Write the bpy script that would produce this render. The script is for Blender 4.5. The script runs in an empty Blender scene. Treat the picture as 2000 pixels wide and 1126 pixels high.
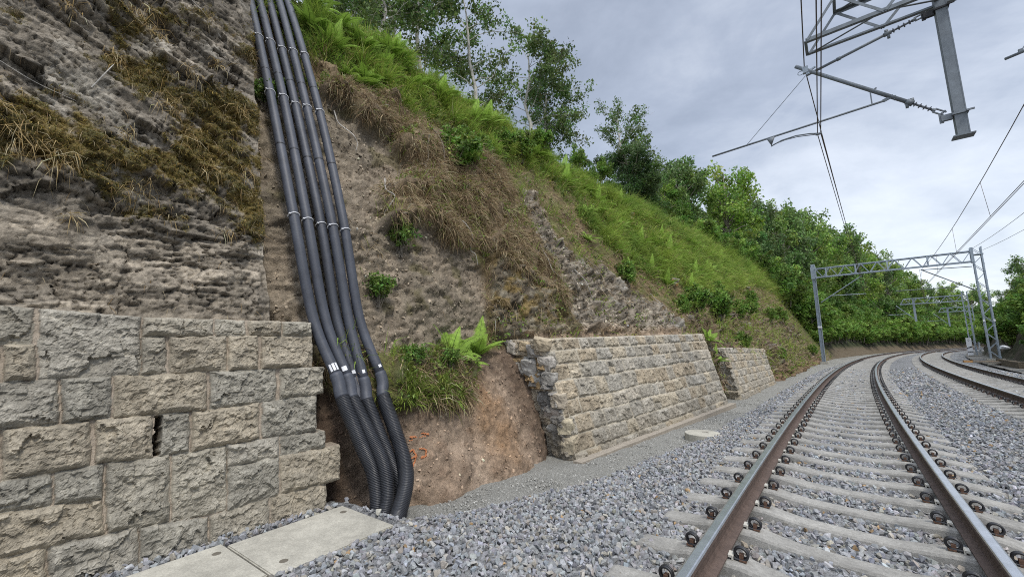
import bpy, bmesh, math, random
import numpy as np
from mathutils import Vector, Matrix
rng = np.random.default_rng(7)
random.seed(7)
SC = bpy.context.scene
COL = SC.collection
K = .0023
RAD = 1 / K
CANT = .0357
PI = math.pi

# ------------------------------------------------------------------ helpers
def TP(s, u, z):
    """track coordinates (distance along, offset to the right, height) -> world"""
    th = K * np.asarray(s, float)
    return np.stack(np.broadcast_arrays(RAD * (1 - np.cos(th)) + u * np.cos(th), RAD * np.sin(th) - u * np.sin(th), z), -1)
def tv(s, u, z):
    return Vector([float(a) for a in TP(s, u, z)])
def cz(u, z=0.):          # cant of the near track
    return z - CANT * u
Z2 = .2154 - CANT * 3.78
def cz2(u, z=0.):         # far track, u measured from its own centre
    return Z2 + z - CANT * u

PERM = rng.permutation(512)
PERM = np.concatenate([PERM, PERM, PERM])
GR = rng.normal(size=(512, 3)); GR /= np.linalg.norm(GR, axis=1)[:, None]
def perlin(p):
    p = np.asarray(p, float); sh = p.shape[:-1]; p = p.reshape(-1, 3)
    i = np.floor(p).astype(int); f = p - i; w = f * f * f * (f * (f * 6 - 15) + 10); i &= 511
    r = np.zeros(len(p))
    for dx in (0, 1):
        wx = w[:, 0] if dx else 1 - w[:, 0]
        for dy in (0, 1):
            wy = w[:, 1] if dy else 1 - w[:, 1]
            for dz in (0, 1):
                wz = w[:, 2] if dz else 1 - w[:, 2]
                h = PERM[PERM[PERM[i[:, 0] + dx] + i[:, 1] + dy] + i[:, 2] + dz] & 511
                r += wx * wy * wz * np.einsum('ij,ij->i', GR[h], f - np.array([dx, dy, dz]))
    return (r * 1.5).reshape(sh)
def fbm(p, o=4, g=.5):
    a = 1.; t = 0; p = np.asarray(p, float)
    for k in range(o):
        t = t + a * perlin(p * 2 ** k + 13.7 * k); a *= g
    return t
def hsh(i, j, k):
    return PERM[PERM[PERM[i & 511] + (j & 511)] + (k & 511)] & 511
HR = rng.random((512, 6))
def worley(x, y, seed=0):
    """cellular noise: returns per-cell random numbers, offset from the cell point and the distance to the cell border"""
    sh = x.shape; x = x.ravel(); y = y.ravel(); ix = np.floor(x).astype(int); iy = np.floor(y).astype(int)
    f1 = np.full(x.shape, 9.); f2 = f1.copy(); best = np.zeros(x.shape, int); ox = np.zeros(x.shape); oy = np.zeros(x.shape)
    for dx in (-1, 0, 1):
        for dy in (-1, 0, 1):
            h = hsh(ix + dx, iy + dy, np.full(x.shape, seed)); px = ix + dx + HR[h, 0]; py = iy + dy + HR[h, 1]
            d = (px - x) ** 2 + (py - y) ** 2; c = d < f1
            f2 = np.where(c, f1, np.minimum(f2, d)); best = np.where(c, h, best); ox = np.where(c, x - px, ox); oy = np.where(c, y - py, oy); f1 = np.where(c, d, f1)
    return HR[best].reshape(sh + (6,)), ox.reshape(sh), oy.reshape(sh), (np.sqrt(f2) - np.sqrt(f1)).reshape(sh)
def facets(x, y, seed=0, tilt=.9):
    """broken-rock relief about -1..1: every cell a tilted flat face; also the joint mask"""
    R, ox, oy, e = worley(x, y, seed)
    return (R[..., 2] - .5) + tilt * ((R[..., 3] - .5) * ox + (R[..., 4] - .5) * oy), e, R[..., 5]
def sst(a, b, x):
    t = np.clip((x - a) / (b - a), 0, 1); return t * t * (3 - 2 * t)
def lerp(a, b, t):
    return a + (np.asarray(b) - a) * t

def tag(o, label=None, cat=None, group=None, kind=None):
    if label: o['label'] = label
    if cat: o['category'] = cat
    if group: o['group'] = group
    if kind: o['kind'] = kind
    return o
def thing(name, label, cat, loc=(0, 0, 0), rz=0, group=None):
    o = bpy.data.objects.new(name, None); COL.objects.link(o)
    o.location = loc; o.rotation_euler = (0, 0, rz); o.empty_display_size = .2
    return tag(o, label, cat, group)
def link(name, me, parent=None):
    o = bpy.data.objects.new(name, me); COL.objects.link(o)
    if parent: o.parent = parent
    return o
def npmesh(name, V, F, mats, col=None, smooth=False, midx=None, extra=None):
    """mesh from numpy verts and an (n,3|4) face array or a list of such arrays"""
    Fs = [np.asarray(f, np.int64) for f in (F if isinstance(F, list) else [F]) if len(f)]
    V = np.asarray(V, np.float32)
    me = bpy.data.meshes.new(name)
    me.vertices.add(len(V)); me.vertices.foreach_set('co', V.ravel())
    nl = sum(f.size for f in Fs); nf = sum(len(f) for f in Fs)
    me.loops.add(nl); me.loops.foreach_set('vertex_index', np.concatenate([f.ravel() for f in Fs]).astype(np.int32))
    st = []; k = 0
    for f in Fs:
        st.append(k + np.arange(len(f)) * f.shape[1]); k += f.size
    me.polygons.add(nf); me.polygons.foreach_set('loop_start', np.concatenate(st).astype(np.int32))
    if midx is not None: me.polygons.foreach_set('material_index', np.asarray(midx, np.int32))
    me.polygons.foreach_set('use_smooth', np.full(nf, smooth, bool))
    for m in (mats if isinstance(mats, (list, tuple)) else [mats]): me.materials.append(m)
    if col is not None:
        a = me.attributes.new('Col', 'FLOAT_COLOR', 'POINT')
        c = np.ones((len(V), 4), np.float32); c[:, :3] = col; a.data.foreach_set('color', c.ravel())
    if extra:
        for n_, v_ in extra.items():
            a = me.attributes.new(n_, 'FLOAT', 'POINT'); a.data.foreach_set('value', np.asarray(v_, np.float32).ravel())
    me.update(calc_edges=True)
    return me
def gridfaces(n, m):
    i = np.arange(n * m).reshape(n, m)
    return np.stack([i[:-1, :-1], i[1:, :-1], i[1:, 1:], i[:-1, 1:]], -1).reshape(-1, 4)

class MB:
    """collects shapes that become ONE mesh object"""
    def __init__(s): s.v = []; s.f = []; s.n = 0; s.mi = []
    def add(s, V, F, mi=0):
        s.v.extend(tuple(map(float, v)) for v in V); s.f.extend(tuple(i + s.n for i in f) for f in F)
        s.mi.extend([mi] * len(F)); s.n += len(V)
    def box(s, c, d, R=None, mi=0):
        V = []
        for x in (-1, 1):
            for y in (-1, 1):
                for z in (-1, 1):
                    p = Vector((x * d[0] / 2, y * d[1] / 2, z * d[2] / 2))
                    if R is not None: p = R @ p
                    V.append(Vector(c) + p)
        s.add(V, [(0, 1, 3, 2), (4, 6, 7, 5), (0, 4, 5, 1), (2, 3, 7, 6), (0, 2, 6, 4), (1, 5, 7, 3)], mi)
    def bar(s, p, q, w, h=None, up=(0, 0, 1), mi=0):
        p = Vector(p); q = Vector(q); y = (q - p); L = y.length; y.normalize(); up = Vector(up)
        x = y.cross(up)
        if x.length < 1e-3: x = y.cross(Vector((1, 0, 0)))
        x.normalize(); z = x.cross(y)
        s.box((p + q) / 2, (w, L, h or w), Matrix((x, y, z)).transposed(), mi)
    def angle(s, p, q, w, t, a, b, mi=0):
        """L section bar: legs along directions a and b"""
        p = Vector(p); q = Vector(q); a = Vector(a).normalized(); b = Vector(b).normalized()
        prof = [Vector((0, 0, 0)), a * w, a * w + b * t, a * t + b * t, a * t + b * w, b * w]
        V = [p + k for k in prof] + [q + k for k in prof]
        F = [(i, (i + 1) % 6, 6 + (i + 1) % 6, 6 + i) for i in range(6)] + [(5, 4, 3, 2, 1, 0), (6, 7, 8, 9, 10, 11)]
        s.add(V, F, mi)
    def tube(s, pts, r, seg=8, cap=True, mi=0):
        pts = [Vector(p) for p in pts]; n = len(pts); rr = r if hasattr(r, '__len__') else [r] * n
        T = []
        for i in range(n):
            a = pts[max(i - 1, 0)]; b = pts[min(i + 1, n - 1)]; t = b - a
            T.append(t.normalized() if t.length > 1e-9 else Vector((0, 0, 1)))
        x = T[0].orthogonal().normalized(); V = []; F = []
        for i in range(n):
            x = (x - T[i] * x.dot(T[i]))
            x = x.normalized() if x.length > 1e-6 else T[i].orthogonal().normalized()
            y = T[i].cross(x)
            for k in range(seg):
                a = 2 * PI * k / seg; V.append(pts[i] + (x * math.cos(a) + y * math.sin(a)) * rr[i])
        for i in range(n - 1):
            for k in range(seg):
                k2 = (k + 1) % seg; F.append((i * seg + k, i * seg + k2, (i + 1) * seg + k2, (i + 1) * seg + k))
        if cap:
            F.append(tuple(range(seg - 1, -1, -1))); F.append(tuple((n - 1) * seg + k for k in range(seg)))
        s.add(V, F, mi)
    def lathe(s, c, prof, seg=16, axis=None, mi=0):
        M = Matrix.Identity(3)
        if axis is not None: M = Vector(axis).to_track_quat('Z', 'Y').to_matrix()
        V = []; F = []; n = len(prof)
        for r, z in prof:
            for k in range(seg):
                a = 2 * PI * k / seg; V.append(Vector(c) + M @ Vector((r * math.cos(a), r * math.sin(a), z)))
        for i in range(n - 1):
            for k in range(seg):
                k2 = (k + 1) % seg; F.append((i * seg + k, i * seg + k2, (i + 1) * seg + k2, (i + 1) * seg + k))
        F.append(tuple(range(seg - 1, -1, -1))); F.append(tuple((n - 1) * seg + k for k in range(seg)))
        s.add(V, F, mi)
    def mesh(s, name, mats, smooth=False, org=(0, 0, 0)):
        me = bpy.data.meshes.new(name); o = Vector(org)
        me.from_pydata([(v[0] - o.x, v[1] - o.y, v[2] - o.z) for v in s.v], [], s.f)
        for m in (mats if isinstance(mats, (list, tuple)) else [mats]): me.materials.append(m)
        me.polygons.foreach_set('material_index', s.mi)
        if smooth: me.polygons.foreach_set('use_smooth', [True] * len(s.f))
        me.update(); return me
    def build(s, name, mats, parent=None, smooth=False, org=(0, 0, 0)):
        return link(name, s.mesh(name, mats, smooth, org), parent)
def catmull(P, n=8):
    P = [np.array(p, float) for p in P]; P = [2 * P[0] - P[1]] + P + [2 * P[-1] - P[-2]]; out = []
    for i in range(1, len(P) - 2):
        a, b, c, d = P[i - 1:i + 3]
        for t in np.linspace(0, 1, n, endpoint=False):
            out.append(.5 * (2 * b + (c - a) * t + (2 * a - 5 * b + 4 * c - d) * t * t + (3 * b - a - 3 * c + d) * t ** 3))
    out.append(P[-2]); return np.array(out)
def resample(P, step):
    P = np.asarray(P); L = np.concatenate([[0], np.cumsum(np.linalg.norm(np.diff(P, axis=0), axis=1))])
    t = np.linspace(0, L[-1], max(2, int(L[-1] / step) + 1)); return np.stack([np.interp(t, L, P[:, k]) for k in range(3)], 1)

# ------------------------------------------------------------------ materials
def nodes(m):
    m.use_nodes = True; nt = m.node_tree; nt.nodes.clear(); return nt, nt.nodes, nt.links
def mat(name, base=(.3, .3, .3), rough=.8, attr=False, vary=(), bump=(), metal=0., spec=.35, trans=0., rough_var=0.):
    """vary: list of (scale, amount, darkcolor multiplier); bump: list of (scale, distance, kind)"""
    m = bpy.data.materials.new(name); nt, N, L = nodes(m)
    out = N.new('ShaderNodeOutputMaterial'); b = N.new('ShaderNodeBsdfPrincipled')
    b.inputs['Roughness'].default_value = rough; b.inputs['Metallic'].default_value = metal
    b.inputs['Specular IOR Level'].default_value = spec
    tc = N.new('ShaderNodeTexCoord')
    geo = N.new('ShaderNodeNewGeometry')
    if attr:
        c = N.new('ShaderNodeAttribute'); c.attribute_name = 'Col'; cur = c.outputs['Color']
    else:
        c = N.new('ShaderNodeRGB'); c.outputs[0].default_value = (*base, 1); cur = c.outputs[0]
    for sc, amt, lo in vary:
        n = N.new('ShaderNodeTexNoise'); n.inputs['Scale'].default_value = sc; n.inputs['Detail'].default_value = 5
        n.inputs['Roughness'].default_value = .6
        L.new(geo.outputs['Position'], n.inputs['Vector'])
        r = N.new('ShaderNodeMapRange'); r.inputs[1].default_value = .3; r.inputs[2].default_value = .7
        L.new(n.outputs['Fac'], r.inputs[0])
        mx = N.new('ShaderNodeMix'); mx.data_type = 'RGBA'; mx.blend_type = 'MULTIPLY'
        cc = N.new('ShaderNodeMix'); cc.data_type = 'RGBA'
        cc.inputs[6].default_value = (*(lo if hasattr(lo, '__len__') else (lo,) * 3), 1); cc.inputs[7].default_value = (1.32, 1.32, 1.32, 1)
        L.new(r.outputs[0], cc.inputs[0]); mx.inputs[0].default_value = amt
        L.new(cur, mx.inputs[6]); L.new(cc.outputs[2], mx.inputs[7]); cur = mx.outputs[2]
    L.new(cur, b.inputs['Base Color'])
    last = None
    for sc, dist, kind in bump:
        if kind == 'v':
            n = N.new('ShaderNodeTexVoronoi'); n.inputs['Scale'].default_value = sc; o_ = n.outputs['Distance']
        else:
            n = N.new('ShaderNodeTexNoise'); n.inputs['Scale'].default_value = sc; n.inputs['Detail'].default_value = 6
            n.inputs['Roughness'].default_value = .65; o_ = n.outputs['Fac']
        L.new(geo.outputs['Position'], n.inputs['Vector'])
        bp = N.new('ShaderNodeBump'); bp.inputs['Distance'].default_value = dist; bp.inputs['Strength'].default_value = 1
        L.new(o_, bp.inputs['Height'])
        if last: L.new(last.outputs[0], bp.inputs['Normal'])
        last = bp
    if last: L.new(last.outputs[0], b.inputs['Normal'])
    if trans:
        t = N.new('ShaderNodeBsdfTranslucent'); L.new(cur, t.inputs['Color'])
        mx = N.new('ShaderNodeMixShader'); mx.inputs[0].default_value = trans
        L.new(b.outputs[0], mx.inputs[1]); L.new(t.outputs[0], mx.inputs[2]); L.new(mx.outputs[0], out.inputs[0])
    else: L.new(b.outputs[0], out.inputs[0])
    return m
M = {}
M['stone'] = mat('ballast_stone', attr=True, rough=.85, vary=[(60, .6, .6)], bump=[(90, .004, 'n')])
M['wallstone'] = mat('wall_stone', attr=True, rough=.9, vary=[(5, .5, .6), (22, .5, .55), (75, .5, .55), (190, .5, .5)], bump=[(60, .006, 'n'), (180, .004, 'n')])
M['mortar'] = mat('mortar', attr=True, rough=.95, vary=[(14, .5, .6), (90, .4, .6)], bump=[(120, .006, 'n')])
M['rock'] = mat('rock', attr=True, rough=.92, vary=[(6, .4, .62), (40, .55, .5), (130, .5, .5)], bump=[(40, .010, 'n'), (120, .007, 'n')])
M['soil'] = mat('soil', attr=True, rough=.95, vary=[(4, .4, .62), (30, .5, .5), (90, .6, .4)], bump=[(28, .02, 'n'), (90, .014, 'n')])
M['leaf'] = mat('leaf', attr=True, rough=.5, spec=.35, trans=.38)
M['blade'] = mat('grass_blade', attr=True, rough=.7, spec=.2, trans=.3)
M['bark'] = mat('bark', base=(.25, .22, .18), rough=.9, vary=[(9, .8, .35)], bump=[(30, .02, 'n')])
M['birch'] = mat('birch_bark', base=(.52, .50, .46), rough=.8, vary=[(5, .7, .35), (30, .4, .5)], bump=[(30, .01, 'n')])
M['concrete'] = mat('concrete', base=(.40, .38, .32), rough=.85, vary=[(2.2, .5, .6), (13, .4, .62), (60, .4, .6), (170, .3, .7)], bump=[(140, .002, 'n')])
M['sleeper'] = mat('sleeper_concrete', base=(.29, .28, .255), rough=.85, vary=[(3, .6, .55), (9, .4, .65), (45, .5, .6)], bump=[(130, .004, 'n')])
M['hole'] = mat('dark_hole', base=(.13, .115, .09), rough=.9)
M['railside'] = mat('rusty_rail', base=(.105, .074, .060), rough=.75, vary=[(12, .6, .55), (60, .5, .6)], bump=[(200, .0015, 'n')], spec=.4)
M['railtop'] = mat('polished_rail_head', base=(.62, .635, .66), rough=.3, metal=.9, vary=[(7, .35, .6), (50, .2, .6)])
M['clip'] = mat('black_spring_steel', base=(.018, .018, .02), rough=.45, spec=.5)
M['rust'] = mat('orange_rust', base=(.125, .07, .045), rough=.85, vary=[(60, .7, .45)])
M['pad'] = mat('pale_plastic', base=(.50, .48, .42), rough=.7)
M['pipe'] = mat('blue_black_plastic', base=(.060, .066, .082), rough=.52, spec=.4, vary=[(2.5, .5, .55), (9, .4, .6), (70, .3, .7)], bump=[(60, .0015, 'n')])
M['hose'] = mat('black_corrugated_plastic', base=(.034, .036, .042), rough=.38, spec=.5)
M['white'] = mat('white_plastic', base=(.72, .73, .75), rough=.5)
M['galv'] = mat('galvanised_steel', base=(.30, .345, .385), rough=.6, metal=.25, vary=[(6, .45, .7), (40, .25, .7)])
M['galvdark'] = mat('shaded_steel', base=(.155, .175, .19), rough=.6, metal=.2, vary=[(8, .5, .6), (50, .4, .7)])  # galvanised steel again, darker: the shadow on it is put into the colour
M['copper'] = mat('dull_copper_wire', base=(.10, .075, .062), rough=.5, metal=.4)
M['insul'] = mat('grey_insulator', base=(.10, .11, .125), rough=.4)
M['black'] = mat('black_paint', base=(.02, .02, .022), rough=.6)
M['wood'] = mat('cut_wood', base=(.42, .24, .10), rough=.85, vary=[(20, .6, .6)])
M['orange'] = mat('orange_spray_paint', base=(.52, .20, .085), rough=.8, vary=[(90, .7, .5)])
M['gravel'] = mat('fine_gravel', base=(.30, .295, .265), rough=.95, vary=[(4, .3, .75), (55, .7, .5), (130, .6, .45)], bump=[(75, .014, 'v'), (150, .008, 'n')])
M['ballast'] = mat('ballast_ground', base=(.265, .268, .27), rough=.9, vary=[(1.2, .3, .75), (16, .75, .35), (40, .6, .45)], bump=[(17, .05, 'v'), (40, .02, 'n')])
M['earth'] = mat('earth', base=(.14, .115, .08), rough=.95, vary=[(3, .6, .5), (30, .6, .5)], bump=[(20, .04, 'n')])
# ------------------------------------------------------------------ camera, sky, sun
def rotm(yaw, pitch, roll):
    cy, sy = math.cos(yaw), math.sin(yaw); cp, sp = math.cos(pitch), math.sin(pitch); cr, sr = math.cos(roll), math.sin(roll)
    f = Vector((-sy * cp, cy * cp, sp)); r0 = Vector((cy, sy, 0)); u0 = r0.cross(f)
    return cr * r0 + sr * u0, -sr * r0 + cr * u0, f
cr_, cu_, cf_ = rotm(.662, .1448, -.0115)
cam = bpy.data.cameras.new('camera'); co = bpy.data.objects.new('camera', cam); COL.objects.link(co)
Mx = Matrix((cr_, cu_, -cf_)).transposed().to_4x4(); Mx.translation = Vector((.0542, 0, 1.304)); co.matrix_world = Mx
cam.sensor_width = 36; cam.lens = 793.6 / 2000 * 36; cam.clip_start = .05; cam.clip_end = 3000
SC.camera = co
SUN_EL, SUN_AZ = math.radians(58), math.radians(115)     # azimuth from +Y towards +X
w = bpy.data.worlds.new('World'); SC.world = w; w.use_nodes = True
nt = w.node_tree; N = nt.nodes; L = nt.links; N.clear()
out = N.new('ShaderNodeOutputWorld'); sky = N.new('ShaderNodeTexSky'); sky.sky_type = 'NISHITA'; sky.sun_disc = False
sky.sun_elevation = SUN_EL; sky.sun_rotation = SUN_AZ; sky.dust_density = 2
bg1 = N.new('ShaderNodeBackground'); bg1.inputs[1].default_value = .05 * .7; L.new(sky.outputs[0], bg1.inputs[0])
tc = N.new('ShaderNodeTexCoord'); sep = N.new('ShaderNodeSeparateXYZ'); L.new(tc.outputs['Generated'], sep.inputs[0])
def mth(op, a, b=None, c=None):
    n = N.new('ShaderNodeMath'); n.operation = op
    for i, v in enumerate((a, b, c)):
        if v is None: continue
        if isinstance(v, (int, float)): n.inputs[i].default_value = v
        else: L.new(v, n.inputs[i])
    return n.outputs[0]
zz = mth('ADD', mth('MAXIMUM', sep.outputs[2], 0.), .22)
cb = N.new('ShaderNodeCombineXYZ'); L.new(mth('DIVIDE', sep.outputs[0], zz), cb.inputs[0]); L.new(mth('DIVIDE', sep.outputs[1], zz), cb.inputs[1])
def noise(sc, det, rgh, dist=0.):
    n = N.new('ShaderNodeTexNoise'); n.inputs['Scale'].default_value = sc; n.inputs['Detail'].default_value = det
    n.inputs['Roughness'].default_value = rgh; n.inputs['Distortion'].default_value = dist
    L.new(cb.outputs[0], n.inputs['Vector']); return n.outputs['Fac']
cl = mth('ADD', mth('MULTIPLY', noise(.7, 8, .56, .6), .78), mth('MULTIPLY', noise(2.9, 7, .62, .4), .22))
# thinner, brighter cloud low down along the line (+Y, +X): the break in the overcast
az = mth('ADD', mth('MULTIPLY', sep.outputs[1], .93), mth('MULTIPLY', sep.outputs[0], .37))
lowb = mth('MULTIPLY', mth('SUBTRACT', 1., mth('MULTIPLY', sep.outputs[2], 1.75)), mth('MAXIMUM', az, 0.))
lowb = mth('MAXIMUM', mth('MULTIPLY', mth('SUBTRACT', lowb, .08), .32), 0.)
val = mth('ADD', cl, lowb)
rp = N.new('ShaderNodeValToRGB'); L.new(val, rp.inputs[0]); e = rp.color_ramp.elements
e[0].position = .40; e[0].color = (.16, .178, .212, 1)
e[1].position = .84; e[1].color = (.61, .625, .65, 1)
x = e.new(.51); x.color = (.245, .268, .312, 1)
x = e.new(.63); x.color = (.39, .412, .448, 1)
bg2 = N.new('ShaderNodeBackground'); L.new(mth('ADD', 1., mth('ADD', mth('MULTIPLY', mth('MAXIMUM', mth('SUBTRACT', sep.outputs[2], .68), 0.), 10.5), mth('MULTIPLY', mth('MAXIMUM', mth('MULTIPLY', az, -1.), 0.), 1.8))), bg2.inputs[1]); L.new(rp.outputs[0], bg2.inputs[0])  # boost added overhead and behind the camera, out of view, to light the ground
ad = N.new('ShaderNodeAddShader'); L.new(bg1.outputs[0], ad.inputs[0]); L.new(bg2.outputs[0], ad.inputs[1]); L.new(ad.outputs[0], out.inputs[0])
sl = bpy.data.lights.new('sun', 'SUN'); sl.energy = 1.5; sl.angle = math.radians(11); sl.color = (1., .955, .88)
so = bpy.data.objects.new('sun', sl); COL.objects.link(so)
sd = Vector((math.sin(SUN_AZ) * math.cos(SUN_EL), math.cos(SUN_AZ) * math.cos(SUN_EL), math.sin(SUN_EL)))
so.rotation_euler = sd.to_track_quat('Z', 'Y').to_euler(); so.location = sd * 50
SC.view_settings.view_transform = 'Standard'; SC.view_settings.look = 'None'; SC.view_settings.exposure = .7; SC.view_settings.gamma = 1
SC.render.engine = 'CYCLES'; SC.cycles.filter_width = 1.05; SC.cycles.max_bounces = 6; SC.cycles.diffuse_bounces = 3; SC.cycles.glossy_bounces = 2
SC.cycles.transmission_bounces = 3; SC.cycles.transparent_max_bounces = 4; SC.cycles.caustics_reflective = False; SC.cycles.caustics_refractive = False
try:
    SC.cycles.use_denoising = False
except Exception: pass

# ------------------------------------------------------------------ the cutting slope on the left
ST = [
(-12, [(-5.8,-1),(-5.7,-.5),(-5.6,.5),(-5.6,1.4),(-5.6,1.7),(-5.8,3.2),(-6.3,5.0),(-7.1,7.6),(-9,8.2),(-60,13)]),
(1.7,[(-5.2,-1),(-5.1,-.5),(-5.1,.5),(-5.1,1.4),(-5.1,1.8),(-5.3,3.0),(-6.1,5.0),(-7.4,7.6),(-9,8.2),(-60,13)]),
(2.2,[(-4.7,-1),(-4.5,-.5),(-4.6,.4),(-4.8,1.2),(-4.85,1.8),(-5.12,3.0),(-6.0,5.0),(-7.35,7.6),(-9,8.2),(-60,13)]),
(2.7,[(-4.3,-1),(-4.1,-.5),(-4.3,.4),(-4.5,1.1),(-4.82,1.8),(-5.08,3.0),(-5.95,5.0),(-7.25,7.6),(-9,8.2),(-60,13)]),
(3.3,[(-3.95,-1),(-3.75,-.5),(-4.1,.4),(-4.35,.95),(-4.75,1.3),(-5.05,3.0),(-5.8,4.8),(-7.08,7.6),(-9,8.2),(-60,13)]),
(4.6,[(-3.8,-1),(-3.6,-.5),(-4.0,.4),(-4.35,1.0),(-4.75,1.2),(-5.05,3.0),(-5.7,4.6),(-7.0,7.6),(-9,8.2),(-60,13)]),
(5.6,[(-4.0,-1),(-3.62,-.5),(-4.1,.4),(-4.52,1.2),(-4.8,1.4),(-5.0,3.0),(-5.7,4.8),(-7.0,7.6),(-9,8.2),(-60,13)]),
(6.3,[(-4.6,-1),(-4.3,-.5),(-4.2,.4),(-3.98,1.38),(-4.3,1.5),(-4.9,3.0),(-5.75,5.0),(-7.05,7.6),(-9,8.2),(-60,13)]),
(9.5,[(-4.6,-1),(-4.2,-.5),(-3.9,.4),(-3.75,1.46),(-4.1,1.58),(-4.9,3.0),(-5.8,5.0),(-7.1,7.6),(-9,8.2),(-60,13)]),
(12.8,[(-4.2,-1),(-3.8,-.5),(-3.6,.4),(-3.4,1.57),(-3.7,1.68),(-4.6,3.0),(-5.7,5.0),(-7.2,7.5),(-9,8.1),(-60,13)]),
(14.2,[(-3.6,-1),(-3.0,-.45),(-3.2,.4),(-3.45,1.2),(-3.6,1.5),(-4.5,3.0),(-5.6,5.0),(-7.1,7.5),(-9,8.1),(-60,13)]),
(16,[(-4.0,-1),(-3.6,-.45),(-3.45,.4),(-3.25,1.15),(-3.4,1.3),(-4.3,3.0),(-5.4,5.0),(-6.8,7.5),(-9,8.1),(-60,13)]),
(21,[(-3.9,-1),(-3.4,-.45),(-3.3,.4),(-3.1,1.1),(-3.3,1.25),(-4.2,3.0),(-5.2,5.0),(-6.5,7.5),(-9,8.1),(-60,13)]),
(24,[(-3.2,-1),(-2.7,-.4),(-2.95,.4),(-3.2,1.0),(-3.4,1.3),(-4.3,3.0),(-5.2,5.0),(-6.4,7.5),(-9,8.1),(-60,13)]),
(40,[(-3.6,-1),(-3.2,-.4),(-3.7,.4),(-4.0,1.0),(-4.3,1.6),(-4.9,3.2),(-5.5,5.2),(-6.3,7.4),(-9,8.1),(-60,13)]),
(60,[(-4.6,-1),(-4.2,-.4),(-4.8,.4),(-5.2,1.0),(-5.6,1.6),(-6.4,3.0),(-7.2,4.5),(-8.2,6.0),(-11,7),(-60,12)]),
(260,[(-4.6,-1),(-4.2,-.4),(-4.8,.4),(-5.2,1.0),(-5.6,1.6),(-6.4,3.0),(-7.2,4.5),(-8.2,6.0),(-11,7),(-60,12)]),
]
SS = np.array([a for a, _ in ST]); NU = np.array([[n[0] for n in b] for _, b in ST]); NZ = np.array([[n[1] for n in b] for _, b in ST])
def slope_base(s, t):
    t = np.clip(t, 0, 8.9999); i = t.astype(int); f = t - i
    U = np.stack([np.interp(s, SS, NU[:, j]) for j in range(10)], -1); Z = np.stack([np.interp(s, SS, NZ[:, j]) for j in range(10)], -1)
    g = lambda A, i: np.take_along_axis(A, i[..., None], -1)[..., 0]
    return g(U, i) * (1 - f) + g(U, i + 1) * f, g(Z, i) * (1 - f) + g(Z, i + 1) * f
def pip(x, y, poly):
    r = np.zeros(x.shape, bool); n = len(poly)
    for i in range(n):
        x1, y1 = poly[i]; x2, y2 = poly[(i + 1) % n]
        c = ((y1 > y) != (y2 > y)) & (x < (x2 - x1) * (y - y1) / (y2 - y1 + 1e-12) + x1); r ^= c
    return r
sv = np.concatenate([np.arange(-6, 1.6, .2), np.arange(1.6, 8, .026), np.arange(8, 20, .06), np.arange(20, 60, .16), np.arange(60, 262, .7)])
tv_ = np.concatenate([np.linspace(0, 1, 5)[:-1], np.linspace(1, 3, 56)[:-1], np.linspace(3, 4, 14)[:-1], np.linspace(4, 7.15, 165)[:-1], np.linspace(7.15, 8, 24)[:-1], np.linspace(8, 9, 10)])
S, T = np.meshgrid(sv, tv_, indexing='ij')
U0, Z0 = slope_base(S, T)
W0 = TP(S, U0, Z0)
# smooth the profile a little, then find normals
def gnorm(G):
    a = np.gradient(G, axis=0); b = np.gradient(G, axis=1); n = np.cross(b, a); n /= np.linalg.norm(n, axis=-1)[..., None] + 1e-9
    n[n[..., 0] + .3 * n[..., 2] < 0] *= -1; return n
NB = gnorm(W0)
for _ in range(6):
    NB[:, 1:-1] = (NB[:, :-2] + NB[:, 1:-1] * 2 + NB[:, 2:]) / 4; NB[1:-1] = (NB[:-2] + 2 * NB[1:-1] + NB[2:]) / 4
NB /= np.linalg.norm(NB, axis=-1)[..., None]
n1 = fbm(W0 * 1.3, 4); n2 = fbm(W0 * 5 + 9, 4); n3 = fbm(W0 * 17 + 5, 3); n4 = perlin(W0 * .55 + 3)
sj = S + .16 * n1 + .05 * n2; tj = T + .14 * fbm(W0 * 1.9 + 40, 3) + .06 * n2
def soft(m, k=3):
    m = m.astype(float)
    for _ in range(k):
        m[1:-1] = (m[:-2] + 2 * m[1:-1] + m[2:]) / 4; m[:, 1:-1] = (m[:, :-2] + 2 * m[:, 1:-1] + m[:, 2:]) / 4
    return m
sc_ = .5 + .5 * np.clip((S - 8) / 20, 0, 1)
R_ = {}
pit_t = np.interp(S, [1.5, 2.2, 3.0, 4.1, 4.45, 4.9, 5.5, 6.2], [3.2, 2.6, 2.25, 2.2, 2.6, 3.7, 3.4, 3.4])
R_['pit'] = soft((tj < pit_t) & (S > 1.4) & (S < 6.6), 2)
R_['tuft'] = soft(pip(sj, tj, [(3.22, 2.25), (4.2, 2.2), (4.6, 3.0), (4.3, 3.7), (3.3, 3.75)]), 3)
R_['shot'] = soft(pip(sj, tj, [(1.0, 3.4), (1.0, 6.0), (1.9, 6.4), (2.85, 6.2), (3.83, 6.13), (4.31, 5.92), (3.68, 5.44), (3.47, 5.14), (4.6, 5.2), (5.36, 5.02), (5.5, 4.41), (5.3, 3.9), (3.14, 3.7), (2.2, 3.0)]), 2)
R_['flap'] = soft(pip(sj, tj, [(2.9, 6.42), (3.59, 6.36), (4.28, 6.49), (5.3, 6.38), (6.89, 6.2), (7.0, 5.63), (7.45, 5.05), (7.4, 4.45), (6.4, 4.75), (5.75, 4.97), (5.3, 5.08), (4.6, 5.2), (3.5, 5.12), (3.53, 5.4), (4.31, 5.95), (3.83, 6.15), (2.93, 6.17)]), 2)
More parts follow.
